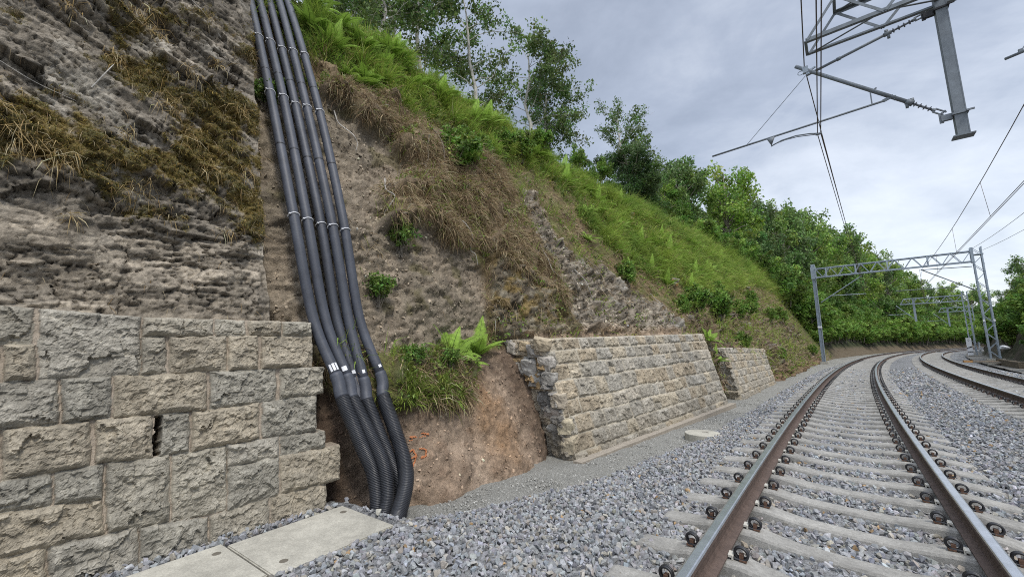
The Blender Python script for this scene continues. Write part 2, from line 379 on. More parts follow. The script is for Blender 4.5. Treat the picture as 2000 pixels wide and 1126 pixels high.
g_t = np.interp(S, [1.5, 2.78, 3.6, 5.15, 7, 9.84, 10.5, 11.8, 14, 15.5, 18, 24, 34, 45], [6.9, 6.6, 6.42, 6.5, 6.3, 6.6, 6.25, 5.6, 5.2, 4.9, 5.1, 5.6, 6.2, 6.5])
R_['green'] = soft((tj > g_t) & ~((fbm(W0 * .75 + 140, 3) > .28) & (S > 8) & (T < 6.9)), 3)
R_['outc'] = soft(pip(sj, tj, [(5.62, 5.0), (6.3, 4.85), (7.2, 4.5), (7.75, 4.05), (7.6, 3.9), (5.6, 3.9), (5.5, 4.4)]), 2)
R_['ledge'] = soft(pip(sj, tj, [(7.6, 6.05), (8.6, 6.3), (8.6, 5.6), (9.0, 5.3), (10.64, 5.3), (12, 4.9), (13.6, 4.35), (13.4, 3.9), (7.8, 3.95), (7.55, 5.05)]) | ((T > 3) & (T < 4.05) & (S > 6) & (S < 13.4)), 2)
lowrock = soft((S > 14) & (S < 52) & (tj < np.interp(S, [14, 20, 30, 45, 52], [4.6, 5.0, 5.3, 5.2, 3.5])), 3)
pat = sst(-.15, .25, fbm(W0 * .8 + 77, 4))
R_['lowrock'] = lowrock * (1 - .15 * pat)
far = sst(50, 62, S)
# colours (linear albedo)
def C3(*a): return np.array(a)
base_c = lerp(lerp(C3(.21, .155, .085), C3(.15, .15, .05), sst(-.1, .5, n1)[..., None]), C3(.085, .06, .036), sst(.15, .6, n2)[..., None])
col = base_c.copy()
col = lerp(col, C3(.14, .19, .04), (R_['green'] * (.75 + .25 * np.clip(n2, -1, 1)))[..., None])
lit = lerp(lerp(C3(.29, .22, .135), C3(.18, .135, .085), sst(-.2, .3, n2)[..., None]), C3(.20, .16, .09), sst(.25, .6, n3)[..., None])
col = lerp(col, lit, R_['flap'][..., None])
sh = lerp(lerp(C3(.345, .285, .212), C3(.255, .215, .16), sst(-.3, .4, n1)[..., None]), C3(.20, .15, .11), (sst(.2, .7, n2) * .25)[..., None])
sh = lerp(sh, C3(.30, .215, .15), (sst(.05, .5, n4) * .6 * (T > 4.6))[..., None])
sh = lerp(sh, C3(.13, .115, .04), (sst(.32, .6, fbm(W0 * 2.3 + 21, 3)) * .55)[..., None])
col = lerp(col, sh, R_['shot'][..., None])
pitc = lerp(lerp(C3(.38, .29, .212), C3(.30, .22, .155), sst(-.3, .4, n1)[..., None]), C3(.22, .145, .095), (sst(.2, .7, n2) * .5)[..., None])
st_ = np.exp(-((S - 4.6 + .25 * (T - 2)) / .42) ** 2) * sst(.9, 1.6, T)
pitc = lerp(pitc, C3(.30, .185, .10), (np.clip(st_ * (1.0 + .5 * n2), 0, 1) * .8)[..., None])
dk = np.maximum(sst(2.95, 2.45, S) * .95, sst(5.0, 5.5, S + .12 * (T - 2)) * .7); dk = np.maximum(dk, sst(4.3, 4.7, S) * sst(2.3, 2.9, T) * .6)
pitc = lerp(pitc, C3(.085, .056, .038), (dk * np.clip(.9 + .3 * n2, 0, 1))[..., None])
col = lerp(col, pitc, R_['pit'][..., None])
col = lerp(col, lerp(C3(.09, .06, .035), C3(.085, .10, .035), sst(-.2, .4, n2)[..., None]), R_['tuft'][..., None])
oc = lerp(lerp(C3(.27, .238, .175), C3(.165, .135, .095), sst(-.1, .4, n2)[..., None]), C3(.20, .135, .035), (.8 * sst(-.2, .3, fbm(W0 * 4.6 + 3, 4)) * sst(3.9, 4.4, T))[..., None])
oc = lerp(oc, C3(.09, .075, .02), (sst(.1, .4, n1) * .7)[..., None])
col = lerp(col, oc, R_['outc'][..., None])
strat = fbm(np.stack([W0[..., 0] * 1.2, W0[..., 1] * .8, W0[..., 2] * 8 + 1.2 * W0[..., 1]], -1), 4)
lg = lerp(lerp(C3(.35, .305, .24) * (.55 + .6 * worley(W0[..., 1] * 2.4 + .5 * n2, W0[..., 2] * 7 - W0[..., 1] + .5 * n2, 13)[0][..., 5])[..., None], C3(.17, .135, .095), (sst(.0, .5, strat) * .75)[..., None]), C3(.31, .29, .25), sst(.3, .7, n1 + .5 * strat)[..., None])
lg = lerp(lg, C3(.33, .25, .175), (sst(3.0, 3.2, T) * sst(4.2, 4.0, T))[..., None])
col = lerp(col, lg, R_['ledge'][..., None])
lr = lerp(lerp(C3(.24, .18, .115), C3(.13, .095, .06), sst(-.1, .35, n2)[..., None]), C3(.25, .23, .19), (sst(.2, .6, fbm(W0 * 3.1 + 8, 3)))[..., None])
lr = lerp(lr, C3(.26, .165, .10), (sst(2.0, 1.2, T) * .7)[..., None])
col = lerp(col, lr, R_['lowrock'][..., None])
col = lerp(col, lerp(C3(.15, .12, .08), C3(.05, .06, .025), sst(2.2, 3.2, T)[..., None]), far[..., None])
# displacement
ff1, fe1, fr1 = facets(W0[..., 1] * 1.7 + .5 * n1, W0[..., 2] * 3.2 - W0[..., 1] * .5 + .4 * n1, 3)
ff2, fe2, fr2 = facets(W0[..., 1] * 5.5 + .5 * n2, W0[..., 2] * 11 - W0[..., 1] * 2 + .5 * n2, 5)
ff3, fe3, fr3 = facets(W0[..., 1] * 15 + .4 * n3, (W0[..., 2] - W0[..., 0]) * 15 + .4 * n3, 9)
rocky = np.clip(R_['ledge'] + R_['lowrock'] + R_['outc'] + .0 * R_['shot'], 0, 1)
crack = np.maximum(sst(.10, .0, fe2) * .8, sst(.07, .0, fe1)) * rocky
col = lerp(col, col * .35, crack[..., None]); col = col * (1 + (rocky * (fr2 - .5) * .6 + (R_['shot'] + R_['pit'] + .4 * rocky) * (fr3 - .5) * .55)[..., None])
fade = sst(7.6, 7.0, T)
d = .10 * n1 * sc_ + .035 * n2 * (1 - .75 * np.clip(R_['shot'] + .6 * R_['pit'], 0, 1))
d += R_['shot'] * (.03 * fbm(np.stack([W0[..., 0], W0[..., 1] * 1.6, W0[..., 2] * 4.5], -1) * 1.4 + 70, 5, .6) + .012 * n3 - .06) + R_['flap'] * (.24 + .16 * n1 + .06 * n2) + R_['tuft'] * (.14 + .05 * n2) + R_['green'] * (.06 + .05 * n2)
d += R_['pit'] * (-.02 + .05 * n1) + R_['outc'] * (.20 + .10 * np.round(fbm(W0 * 1.7 + 2, 2) * 3) / 3)
d += R_['ledge'] * (.055 * np.round(strat * 4) / 4 + .05 * n2 + .03) + R_['lowrock'] * (.30 * np.round(fbm(np.stack([W0[..., 0], W0[..., 1] * .7, W0[..., 2] * 1.6], -1) * .9 + 30, 4) * 3) / 3 + .08 * n2)
d += R_['ledge'] * (.16 * facets(W0[..., 1] * 1.3 + .4 * n1, W0[..., 2] * 4.2 - W0[..., 1] * .6 + .4 * n1, 51, 1.3)[0])
d += rocky * (.20 * ff1 + .10 * ff2) * (.7 + .6 * (S > 14)) + (R_['shot'] + .7 * R_['pit'] + .3) * .026 * ff3 - crack * .04 + R_['shot'] * (.08 * ff1 + .03 * ff2)
d *= fade * sst(.2, 1.2, T)
d = np.where((T > 2.9) & (T < 4.05) & (S > 6.2) & (S < 13.2), d * .3, d)
G = W0 + NB * d[..., None]
NG = gnorm(G)
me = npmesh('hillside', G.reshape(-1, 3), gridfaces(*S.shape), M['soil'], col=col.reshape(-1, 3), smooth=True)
tag(link('hillside', me), kind='structure')

# ground, far land
gx = np.array([-400, -70, -7, 14, 70, 500.]); gy = np.array([-300., -30, 60, 300, 900])
GX, GY = np.meshgrid(gx, gy, indexing='ij')
me = npmesh('ground', np.stack([GX, GY, np.full(GX.shape, -1.0)], -1).reshape(-1, 3), gridfaces(*GX.shape), M['earth'])
tag(link('ground', me), kind='structure')

# ------------------------------------------------------------------ left rock face above the wall
ya = np.arange(-4.2, 1.9, .016); za = np.arange(1.35, 7.6, .018)
ya = np.concatenate([np.arange(-4.2, -.7, .06), np.arange(-.7, 1.84, .0145)])
Y, Z = np.meshgrid(ya, za, indexing='ij')
yedge = 1.83 - .038 * (Z - 1.65) + .035 * fbm(np.stack([Z * 2, Z * 0, Z * 0 + 4], -1), 3)
Yc = np.minimum(Y, yedge)
X = -4.63 + .0576 * (Yc - 2.2) - .21 * (Z - 1.6)
P = np.stack([X, Yc, Z], -1)
ang = np.where(Z < 2.35, 0, 0) + sst(2.1, 2.8, Z) * .52
pp = Yc * np.cos(ang) - Z * np.sin(ang); qq = Yc * np.sin(ang) + Z * np.cos(ang)
big0 = fbm(P * 1.6 + 25, 4)
lay = fbm(np.stack([pp * 1.3, qq * 5.5 + .5 * big0, X * 0 + 1], -1), 6, .62)
lay2 = fbm(np.stack([pp * 4.5, qq * 15, X * 0 + 7], -1), 5, .7)
big = fbm(P * .75 + 5, 3); med = fbm(P * 3.2 + 2, 4)
fin = fbm(np.stack([Yc * 16, Z * 26, X * 0], -1), 3, .6)
ld = np.round(lay * 5) / 5
wp = .35 * med
f1_, e1_, r1_ = facets(pp * 1.7 + wp, qq * 6.5 + wp + .4 * big, 21); f2_, e2_, r2_ = facets(pp * 5 + wp * 2, qq * 19 + wp * 2, 22); f3_, e3_, r3_ = facets(pp * 17 + wp * 3, qq * 42 + wp * 3, 23)
cr_m = np.maximum(sst(.09, .0, e1_), .75 * sst(.12, .0, e2_))
lowk = .62 + .38 * sst(2.2, 2.9, Z)
disp = .17 * big + (.13 * f1_ + .06 * f2_) * lowk + .026 * f3_ + .05 * med + .008 * fin - .035 * cr_m
disp *= sst(1.35, 1.9, Z) * .8 + .2
pl = sst(.05, .35, fbm(P * .9 + 60, 3))                      # smooth plastered patches
disp = disp * (1 - .45 * pl)
# ragged overhanging right edge
edge = sst(.0, .22, yedge - Y)
disp = disp * (.35 + .65 * edge) - .05 * (1 - edge)
P[..., 0] += disp + .02
P[..., 1] += .012 * fin * edge
mo = fbm(P * 1.15 + 17, 4) + .35 * med + .75 * np.exp(-(((Yc - 1.05) / .75) ** 2 + ((Z - 3.2) / .95) ** 2)) + .35 * np.exp(-(((Yc - 1.5) / .3) ** 2 + ((Z - 4.4) / 1.3) ** 2)) + .5 * np.exp(-(((Yc - .05) / .35) ** 2 + ((Z - 3.3) / .4) ** 2)) + .35 * np.exp(-(((Yc - .8) / .5) ** 2 + ((Z - 5.2) / .8) ** 2)) - .25
mo -= .9 * sst(2.55, 2.15, Z)
mo = mo + .35 * fbm(P * 9 + 11, 3) + .08
moss = sst(.08, .42, mo)
rk = C3(.285, .25, .20) * (.62 + .55 * r1_ + .35 * r2_ - .1)[..., None] * (.8 + .4 * r3_)[..., None]
rk = lerp(rk, C3(.10, .088, .068), (sst(.15, .7, -lay + .5 * med) * .6 * lowk)[..., None]); rk = lerp(rk, rk * .32, (cr_m * (.5 + .5 * lowk))[..., None])
rk = lerp(rk, C3(.42, .39, .33), (sst(.05, .5, fbm(P * 2.1 + 31, 4)) * .75 * (1 - .8 * cr_m))[..., None])
lowc = C3(.36, .31, .24) * (.5 + .5 * r2_ + .35 * r1_)[..., None] * (.75 + .5 * r3_)[..., None] * (1 - .6 * np.maximum(cr_m, .8 * sst(.14, 0, e3_)))[..., None]
rk = lerp(rk, lowc, (sst(2.6, 2.2, Z) * .8)[..., None])
rk = lerp(rk, C3(.09, .08, .065), (sst(.1, .5, fbm(np.stack([Yc * 5, Z * .8, X * 0 + 50], -1), 4)) * .35 * sst(2.2, 3, Z))[..., None])
msc = lerp(lerp(C3(.20, .15, .04), C3(.115, .10, .034), sst(-.3, .3, med)[..., None]), C3(.16, .105, .03), sst(.2, .6, fin)[..., None])
rk = lerp(rk, msc, (moss * .9)[..., None])
CLP, CLM, CLYZ = P, moss, (Y, Z)
nY, nZ = Y.shape
Bk = P[-1].copy(); rows_ = [P]; cols_ = [rk]
for dx in (-.1, -.35, -.8, -1.3):
    q = Bk.copy(); q[:, 0] += dx; q[:, 1] += -.03 + .03 * fbm(q * 4, 2); rows_.append(q[None]); cols_.append((rk[-1] * .8)[None])
V = np.concatenate(rows_); CC = np.concatenate(cols_)
me = npmesh('cliff', V.reshape(-1, 3), gridfaces(V.shape[0], nZ), M['rock'], col=CC.reshape(-1, 3), smooth=True)
tag(link('cliff', me), kind='structure')
# ------------------------------------------------------------------ stone walls
def stone_height(A, B, quads, wob=.012, bulge=.05, round_=.045, gap=0.0, seed=0, tints=None, fs=1., lip=.004):
    """height field over wall coordinates: rock-faced stones in quads (8 numbers each)"""
    r = np.random.default_rng(seed)
    Q3 = np.stack([A, B, np.full(A.shape, seed * 3.1)], -1)
    ja = A + wob * fbm(Q3 * 9, 3); jb = B + wob * fbm(Q3 * 9 + 50, 3)
    best = np.full(A.shape, -1.); sid = np.full(A.shape, -1)
    h = np.zeros(A.shape); tint = np.zeros(A.shape + (3,))
    nA = fbm(Q3 * 4.5 + 9, 4, .55); nB = fbm(Q3 * 14 + 3, 4, .6)
    for k, q in enumerate(quads):
        q = np.array(q, float).reshape(4, 2)
        m = (A > q[:, 0].min() - .05) & (A < q[:, 0].max() + .05) & (B > q[:, 1].min() - .05) & (B < q[:, 1].max() + .05)
        if not m.any(): r.random(12); continue
        a = ja[m]; b = jb[m]; d = np.full(a.shape, 9.)
        for i in range(4):
            p = q[i]; e = q[(i + 1) % 4] - p; n = np.array([-e[1], e[0]]) / np.hypot(*e)
            d = np.minimum(d, (a - p[0]) * n[0] + (b - p[1]) * n[1])
        d -= gap
        rv = r.random(12); c = q.mean(0); sz = min(np.ptp(q[:, 0]), np.ptp(q[:, 1]))
        prof = np.clip(d / round_, 0, 1) ** .55
        hh = prof * (bulge * (.45 + .5 * rv[0]) + (a - c[0]) * (rv[1] - .5) * .10 + (b - c[1]) * (rv[2] - .5) * .14
                     + bulge * (.30 * nA[m] + .12 * nB[m] + (.95 if fs < 1.1 and A.size < 110000 else .62) * facets((a + .03 * nA[m]) * 6 / fs + k * 7.3, (b + .03 * nB[m]) * 8 / fs + k * 3.1, 31)[0] + .34 * facets(a * 21 / fs + k + .3 * nB[m], b * 25 / fs + .3 * nA[m], 37)[0] + .12 * facets(a * 60, b * 60, 41)[0])) + lip
        t = tints[int(rv[3] * len(tints))] * (.88 + .24 * rv[4])
        u = best[m] < d
        bm = best[m]; bm[u] = d[u]; best[m] = bm
        hm = h[m]; hm[u] = np.where(d > 0, np.maximum(hh, .004), 0)[u]; h[m] = hm
        tm = tint[m]; tm[u] = t; tint[m] = tm
        sm = sid[m]; sm[u] = k; sid[m] = sm
    isst = best > 0
    mort = .006 * nB + .002
    return np.where(isst, h, mort), isst, best, tint, nA, nB
TINT = [C3(.365, .332, .265), C3(.35, .326, .272), C3(.37, .326, .25), C3(.355, .328, .266), C3(.365, .32, .243), C3(.335, .315, .262)]
MORT = C3(.37, .315, .25)
def wall_meshes(root, P, Nrm, keep, isst, h, tint, nA, nB, depth, backdir, mort=MORT, dirt=None, names=('stone_facing', 'mortar')):
    G_ = P + Nrm * h[..., None]; n, m = h.shape
    c = np.where(isst[..., None], tint * (1 + .28 * nA[..., None] + .22 * nB[..., None]), mort * (1 + .15 * nA[..., None]))
    c = np.where(isst[..., None], lerp(c, C3(.15, .14, .115), (sst(.15, .7, nA) * .4)[..., None]), c)
    if dirt is not None: c = lerp(c, C3(.17, .145, .105), dirt[..., None])
    c = np.clip(c, .02, .8)
    cell = keep[:-1, :-1] & keep[1:, :-1] & keep[1:, 1:] & keep[:-1, 1:]
    sc = (isst[:-1, :-1].astype(int) + isst[1:, :-1] + isst[1:, 1:] + isst[:-1, 1:]) >= 2
    F = gridfaces(n, m).reshape(n - 1, m - 1, 4); idx = np.arange(n * m).reshape(n, m)
    back = P + np.array(backdir) * depth
    V = np.concatenate([G_.reshape(-1, 3), back.reshape(-1, 3)]); CC = np.concatenate([c.reshape(-1, 3)] * 2); o = n * m
    pad = np.zeros((n + 1, m + 1), bool); pad[1:-1, 1:-1] = cell
    sides = []; sst_ = []
    cc = pad[1:-1, 1:-1]
    for nb, e0, e1 in ((pad[:-2, 1:-1], (0, 1), (0, 0)), (pad[2:, 1:-1], (1, 0), (1, 1)), (pad[1:-1, :-2], (0, 0), (1, 0)), (pad[1:-1, 2:], (1, 1), (0, 1))):
        I, J = np.nonzero(cc & ~nb)
        p = idx[I + e0[0], J + e0[1]]; q = idx[I + e1[0], J + e1[1]]
        sides.append(np.stack([p, q, q + o, p + o], -1)); sst_.append(sc[I, J])
    sd_ = np.concatenate(sides); ss_ = np.concatenate(sst_)
    for nm, sel, ssel, mt in ((names[0], cell & sc, ss_, M['wallstone']), (names[1], cell & ~sc, ~ss_, M['mortar'])):
        f = np.concatenate([F[sel], sd_[ssel]])
        if not len(f): continue
        u, inv = np.unique(f, return_inverse=True)
        link(nm, npmesh(nm, V[u], inv.reshape(f.shape), mt, col=CC[u], smooth=False), root)

LST = [
(-2.340,1.691,-2.087,1.684,-2.116,1.959,-2.375,1.978),
(-2.307,1.427,-2.215,1.430,-2.245,1.688,-2.340,1.691),
(-2.192,1.431,-2.048,1.432,-2.074,1.684,-2.222,1.688),
(-2.033,1.432,-1.480,1.436,-1.512,1.920,-2.088,1.957),
(-1.485,1.750,-0.989,1.760,-0.994,1.923,-1.496,1.919),
(-0.975,1.761,-0.727,1.766,-0.729,1.925,-0.980,1.923),
(-0.705,1.767,-0.397,1.773,-0.396,1.928,-0.707,1.925),
(-0.382,1.774,-0.086,1.780,-0.082,1.930,-0.381,1.928),
(-1.475,1.436,-1.315,1.437,-1.332,1.753,-1.496,1.749),
(-1.293,1.437,-0.875,1.440,-0.883,1.763,-1.309,1.753),
(-0.862,1.440,-0.616,1.441,-0.619,1.769,-0.870,1.763),
(-0.589,1.441,-0.090,1.444,-0.081,1.780,-0.591,1.769),
(-2.268,1.110,-1.908,1.112,-1.939,1.433,-2.307,1.427),
(-1.891,1.112,-1.631,1.113,-1.656,1.435,-1.922,1.433),
(-1.617,1.113,-1.022,1.106,-1.034,1.439,-1.642,1.435),
(-0.999,1.107,-0.450,1.132,-0.449,1.442,-1.010,1.439),
(-0.419,1.133,0.018,1.153,0.029,1.440,-0.417,1.442),
(-2.126,0.783,-1.716,0.794,-1.744,1.112,-2.163,1.110),
(-1.687,0.794,-1.364,0.779,-1.384,1.110,-1.713,1.113),
(-1.329,0.778,-1.125,0.779,-1.139,1.107,-1.349,1.110),
(-1.109,0.779,-0.601,0.795,-0.603,1.125,-1.123,1.107),
(-0.578,0.795,-0.068,0.787,-0.056,1.150,-0.579,1.126),
(-0.855,0.604,-0.430,0.610,-0.429,0.793,-0.859,0.787),
(-0.416,0.610,0.016,0.617,0.023,0.777,-0.415,0.793),
(-2.227,0.777,-2.139,0.782,-2.178,1.110,-2.268,1.110),
(-2.205,0.593,-1.887,0.571,-1.909,0.789,-2.227,0.777),
(-1.875,0.570,-1.629,0.553,-1.648,0.793,-1.897,0.789),
(-1.593,0.312,-1.232,0.282,-1.258,0.778,-1.632,0.792),
(-1.220,0.281,-0.850,0.258,-0.863,0.787,-1.246,0.778),
(-0.842,0.258,-0.432,0.279,-0.430,0.610,-0.851,0.604),
(-0.419,0.279,0.154,0.271,0.171,0.615,-0.416,0.610),
(-2.172,0.326,-1.609,0.313,-1.629,0.553,-2.205,0.593),
(-2.131,-0.008,-1.855,-0.004,-1.888,0.325,-2.172,0.326),
(-1.844,-0.004,-1.399,0.002,-1.419,0.303,-1.877,0.325),
(-1.390,0.002,-0.969,0.008,-0.978,0.252,-1.410,0.303),
(-0.957,0.008,-0.516,0.014,-0.516,0.274,-0.965,0.252),
(-0.503,0.014,0.003,0.020,0.015,0.303,-0.503,0.275),
]
B0 = np.array([-4.12, 2.27, -.32]); hd = np.array([math.sin(.0576), math.cos(.0576), 0]); nx = np.array([hd[1], -hd[0], 0.])
upv = np.array([0, 0, 1.]) - .21 * nx; nrm = np.cross(upv, -hd); nrm = nrm / np.linalg.norm(nrm); nrm = nrm if nrm[0] > 0 else -nrm
r_ = np.random.default_rng(5)
for b0, b1, a0_ in ((-.25, .31, -2.16), (.33, .575, -2.19), (.60, .775, -2.22), (.79, 1.10, -2.25), (1.12, 1.42, -2.30), (1.44, 1.68, -2.34), (1.70, 1.96, -2.375)):     # on to the left, out of view
    a = a0_
    while a > -4.3:
        w_ = r_.uniform(.28, .6); LST.append((a - w_, b0, a - .02, b0, a - .02, b1, a - w_, b1)); a -= w_
for x0, x1 in ((-2.3, -1.86), (-1.84, -1.4), (-1.39, -.97), (-.957, -.52), (-.5, .0)): LST.append((x0, -.3, x1, -.3, x1, -.02, x0, -.02))
aa = np.arange(-4.3, .2, .0085); bb = np.arange(-.3, 1.98, .0085)
A, B = np.meshgrid(aa, bb, indexing='ij')
h, isst, best, tint, nA, nB = stone_height(A, B, LST, wob=.010, bulge=.057, round_=.034, seed=3, tints=TINT)
slot = (A > -1.366 + .012 * nB) & (A < -1.326 + .012 * nA) & (B > .79) & (B < 1.1)
h = np.where(slot, -.26, h); isst &= ~slot
topb = np.interp(A, [-4.3, -2.4, -2.05, -1.5, -.7, 0], [1.95, 1.978, 1.955, 1.92, 1.925, 1.93])
keep = ((best > -.004) | (A < -.11)) & (B < topb + .004)
Pw = B0 + A[..., None] * hd + B[..., None] * upv
wl = thing('retaining_wall', 'low wall of big rock-faced granite blocks at the left, toothed end beside the black pipes', 'stone wall')
wall_meshes(wl, Pw, nrm, keep, isst, h, tint, nA, nB, .4, -nx)

def courses(La, Hb, nrows, seed, hs=None, wmin=.22, wmax=.55, skew=0.):
    r = np.random.default_rng(seed); hs = hs or [1] * nrows; e = np.concatenate([[0], np.cumsum(hs)]) / sum(hs) * Hb; q = []
    for k in range(nrows):
        a = -.02 - r.random() * .2
        while a < La:
            w_ = r.uniform(wmin, wmax); x0, x1 = max(a, 0.), min(a + w_, La)
            if x1 - x0 > .07:
                j = r.uniform(-.014, .014, 4)
                b0, b1 = e[k] + .013, e[k + 1] - .013
                if w_ < wmin * 1.25 and r.random() < .4: 
                    bm = (b0 + b1) / 2 + r.uniform(-.03, .03)
                    q.append((x0 + .008, b0, x1 - .008, b0, x1 - .008, bm - .006, x0 + .008, bm - .006)); b0 = bm + .006
                q.append((x0 + .012 + j[0], b0, x1 - .012 + j[1], b0 + j[2] * .4, x1 - .012 + j[1], b1 + j[3] * .4, x0 + .012 + j[0], b1))
            a += w_
    return q
def bilinear_wall(root, Bn, Bf, Tn, Tf, hs, seed, cell, names=('stone_facing', 'mortar'), back=(-1, .1, 0), depth=.5, wmm=(.26, .62), bulge=.038, tints=TINT, mort=C3(.50, .455, .365), dirtb=.4):
    Bn, Bf, Tn, Tf = map(np.array, (Bn, Bf, Tn, Tf)); La = np.linalg.norm(Bf - Bn); Hb = np.linalg.norm(Tn - Bn)
    A, B = np.meshgrid(np.arange(0, La + cell / 2, cell), np.linspace(0, Hb, int(Hb / cell) + 1), indexing='ij')
    wv = .02 * fbm(np.stack([A * .9, B * .9, A * 0 + seed], -1), 3)
    h, isst, best, tint, nA, nB = stone_height(A, B + wv * np.sin(np.clip(B / Hb, 0, 1) * PI), courses(La, Hb, len(hs), seed, hs, *wmm), wob=.012, bulge=bulge, round_=.03, seed=seed, tints=tints, fs=1.)
    ed = np.minimum.reduce([A, La - A]) ; h = h * np.clip(ed / .03, .15, 1)
    u = (A / La)[..., None]; v = (B / Hb)[..., None]
    P = (Bn * (1 - u) + Bf * u) * (1 - v) + (Tn * (1 - u) + Tf * u) * v
    n = np.cross(Bf - Bn, Tn - Bn); n = n / np.linalg.norm(n); n = n if n[0] - n[1] > 0 else -n
    dirt = sst(.45, .0, B / Hb + .25 * nA) * dirtb
    wall_meshes(root, P, n, np.ones(A.shape, bool), isst, h, tint, nA, nB, depth, np.array(back), mort, dirt, names)
TINT2 = [C3(.42, .38, .31), C3(.39, .36, .30), C3(.44, .385, .29), C3(.365, .335, .275), C3(.41, .345, .25), C3(.39, .365, .31)]
wm = thing('retaining_wall', 'longer battered wall of coursed pale stone beyond the washed-out gap, rubble end facing the pipes', 'stone wall')
Bn, Bf, Tn, Tf = (-3.26, 5.89, -.55), (-2.44, 13.2, -.42), (-3.76, 5.68, 1.45), (-2.94, 12.95, 1.65)
HS = [.19, .25, .27, .25, .31, .26, .23, .2]
bilinear_wall(wm, Bn, Bf, Tn, Tf, HS, 21, .0125, tints=TINT2, back=(-1, .1, -.02), depth=.55)
eb = np.array([-1, .12, 0]) 
bilinear_wall(wm, np.array(Bn) + eb * 1.1, Bn, np.array(Tn) + eb * 1.1, Tn, [.24, .3, .2, .34, .3, .22, .28], 33, .012, names=('end_stones', 'end_mortar'), back=(.1, 1, 0), depth=.3, wmm=(.17, .36), bulge=.085,
              tints=[C3(.27, .245, .21), C3(.20, .19, .175), C3(.36, .30, .22), C3(.30, .285, .26), C3(.36, .25, .13)], mort=C3(.40, .36, .29), dirtb=.75)
bm_r = np.random.default_rng(90); rough = MB()
def block(c, dims, rot, nm, tint):
    bm = bmesh.new(); bmesh.ops.create_cube(bm, size=1); bmesh.ops.subdivide_edges(bm, edges=bm.edges, cuts=5, use_grid_fill=True)
    V = np.array([v.co[:] for v in bm.verts]); l = np.linalg.norm(V, axis=1)[:, None]; V = lerp(V, V / l * .62, .35) * np.array(dims); V += (.018 * fbm(V * 7 + bm_r.random(3) * 50, 3))[:, None] * V / np.linalg.norm(V, axis=1)[:, None] * 2
    Rm = np.array(Matrix.Rotation(rot[0], 3, 'X') @ Matrix.Rotation(rot[1], 3, 'Y') @ Matrix.Rotation(rot[2], 3, 'Z')); V = V @ Rm.T + np.array(c)
    F = np.array([[v.index for v in f.verts] for f in bm.faces]); bm.free()
    cc = np.array(tint) * 1.55 * (1 + .35 * fbm(V * 9, 3)[:, None]); link(nm, npmesh(nm, V, F, M['wallstone'], col=np.clip(cc, .03, .6)), wm)
_Tn = np.array(Tn); _Bn = np.array(Bn)
for f, b_, dm, rt, tn in ((.955, .05, (.27, .24, .18), (.1, .25, .3), (.30, .25, .175)), (.94, .40, (.24, .22, .16), (0, .1, .1), (.33, .26, .17)), (.90, .22, (.28, .22, .22), (.1, 0, .2), (.17, .16, .145)), (.80, .07, (.24, .22, .22), (.2, .1, 0), (.28, .26, .23)), (.78, .42, (.30, .3, .26), (.3, .1, .2), (.25, .24, .22)), (.68, .1, (.24, .24, .2), (0, .2, .3), (.20, .19, .17)), (.66, .36, (.28, .22, .2), (.2, .1, .1), (.22, .21, .19)), (.52, .30, (.24, .2, .13), (.1, .3, .2), (.16, .155, .145)),
    (.5, .04, (.22, .22, .22), (.1, 0, .1), (.30, .26, .2)), (.4, .22, (.28, .2, .2), (.2, .2, .1), (.22, .19, .16)), (.3, .04, (.22, .2, .24), (.1, .1, .3), (.32, .28, .2)), (.27, .28, (.22, .2, .16), (0, .2, .2), (.2, .19, .17)), (.16, .08, (.22, .2, .26), (.1, .1, .1), (.29, .25, .18)), (.93, .66, (.3, .24, .2), (.1, .1, .2), (.30, .27, .23)), (.75, .68, (.26, .24, .24), (.2, .1, .2), (.26, .24, .21))):
    block(_Bn + (_Tn - _Bn) * f + eb * b_ + np.array([0, .04, 0]), dm, rt, 'rubble_block', tn)
mf = MB(); mf.bar((-3.2, 5.75, -.50), (-2.36, 13.35, -.40), .16, .14); 
me = mf.mesh('concrete_footing', M['mortar']); 
a_ = me.attributes.new('Col', 'FLOAT_COLOR', 'POINT'); a_.data.foreach_set('color', [.33, .29, .235, 1] * len(me.vertices)); link('concrete_footing', me, wm)
w3 = thing('retaining_wall', 'farthest and shortest coursed stone wall, past a ferny gap, just before the lattice portal', 'stone wall')
Bn3, Bf3, Tn3, Tf3 = (-2.4, 15.2, -.5), (-2.1, 22.0, -.5), (-2.74, 15.15, 1.23), (-2.46, 21.9, 1.14)
bilinear_wall(w3, Bn3, Bf3, Tn3, Tf3, [.24, .25, .25, .24, .25, .26, .2], 44, .022, tints=TINT2, depth=.7)
bilinear_wall(w3, np.array(Bn3) + eb * .8, Bn3, np.array(Tn3) + eb * .6, Tn3, [.3, .3, .3, .3, .3], 45, .02, names=('end_stones', 'end_mortar'), back=(.1, 1, 0), depth=.3, bulge=.07, tints=TINT2)

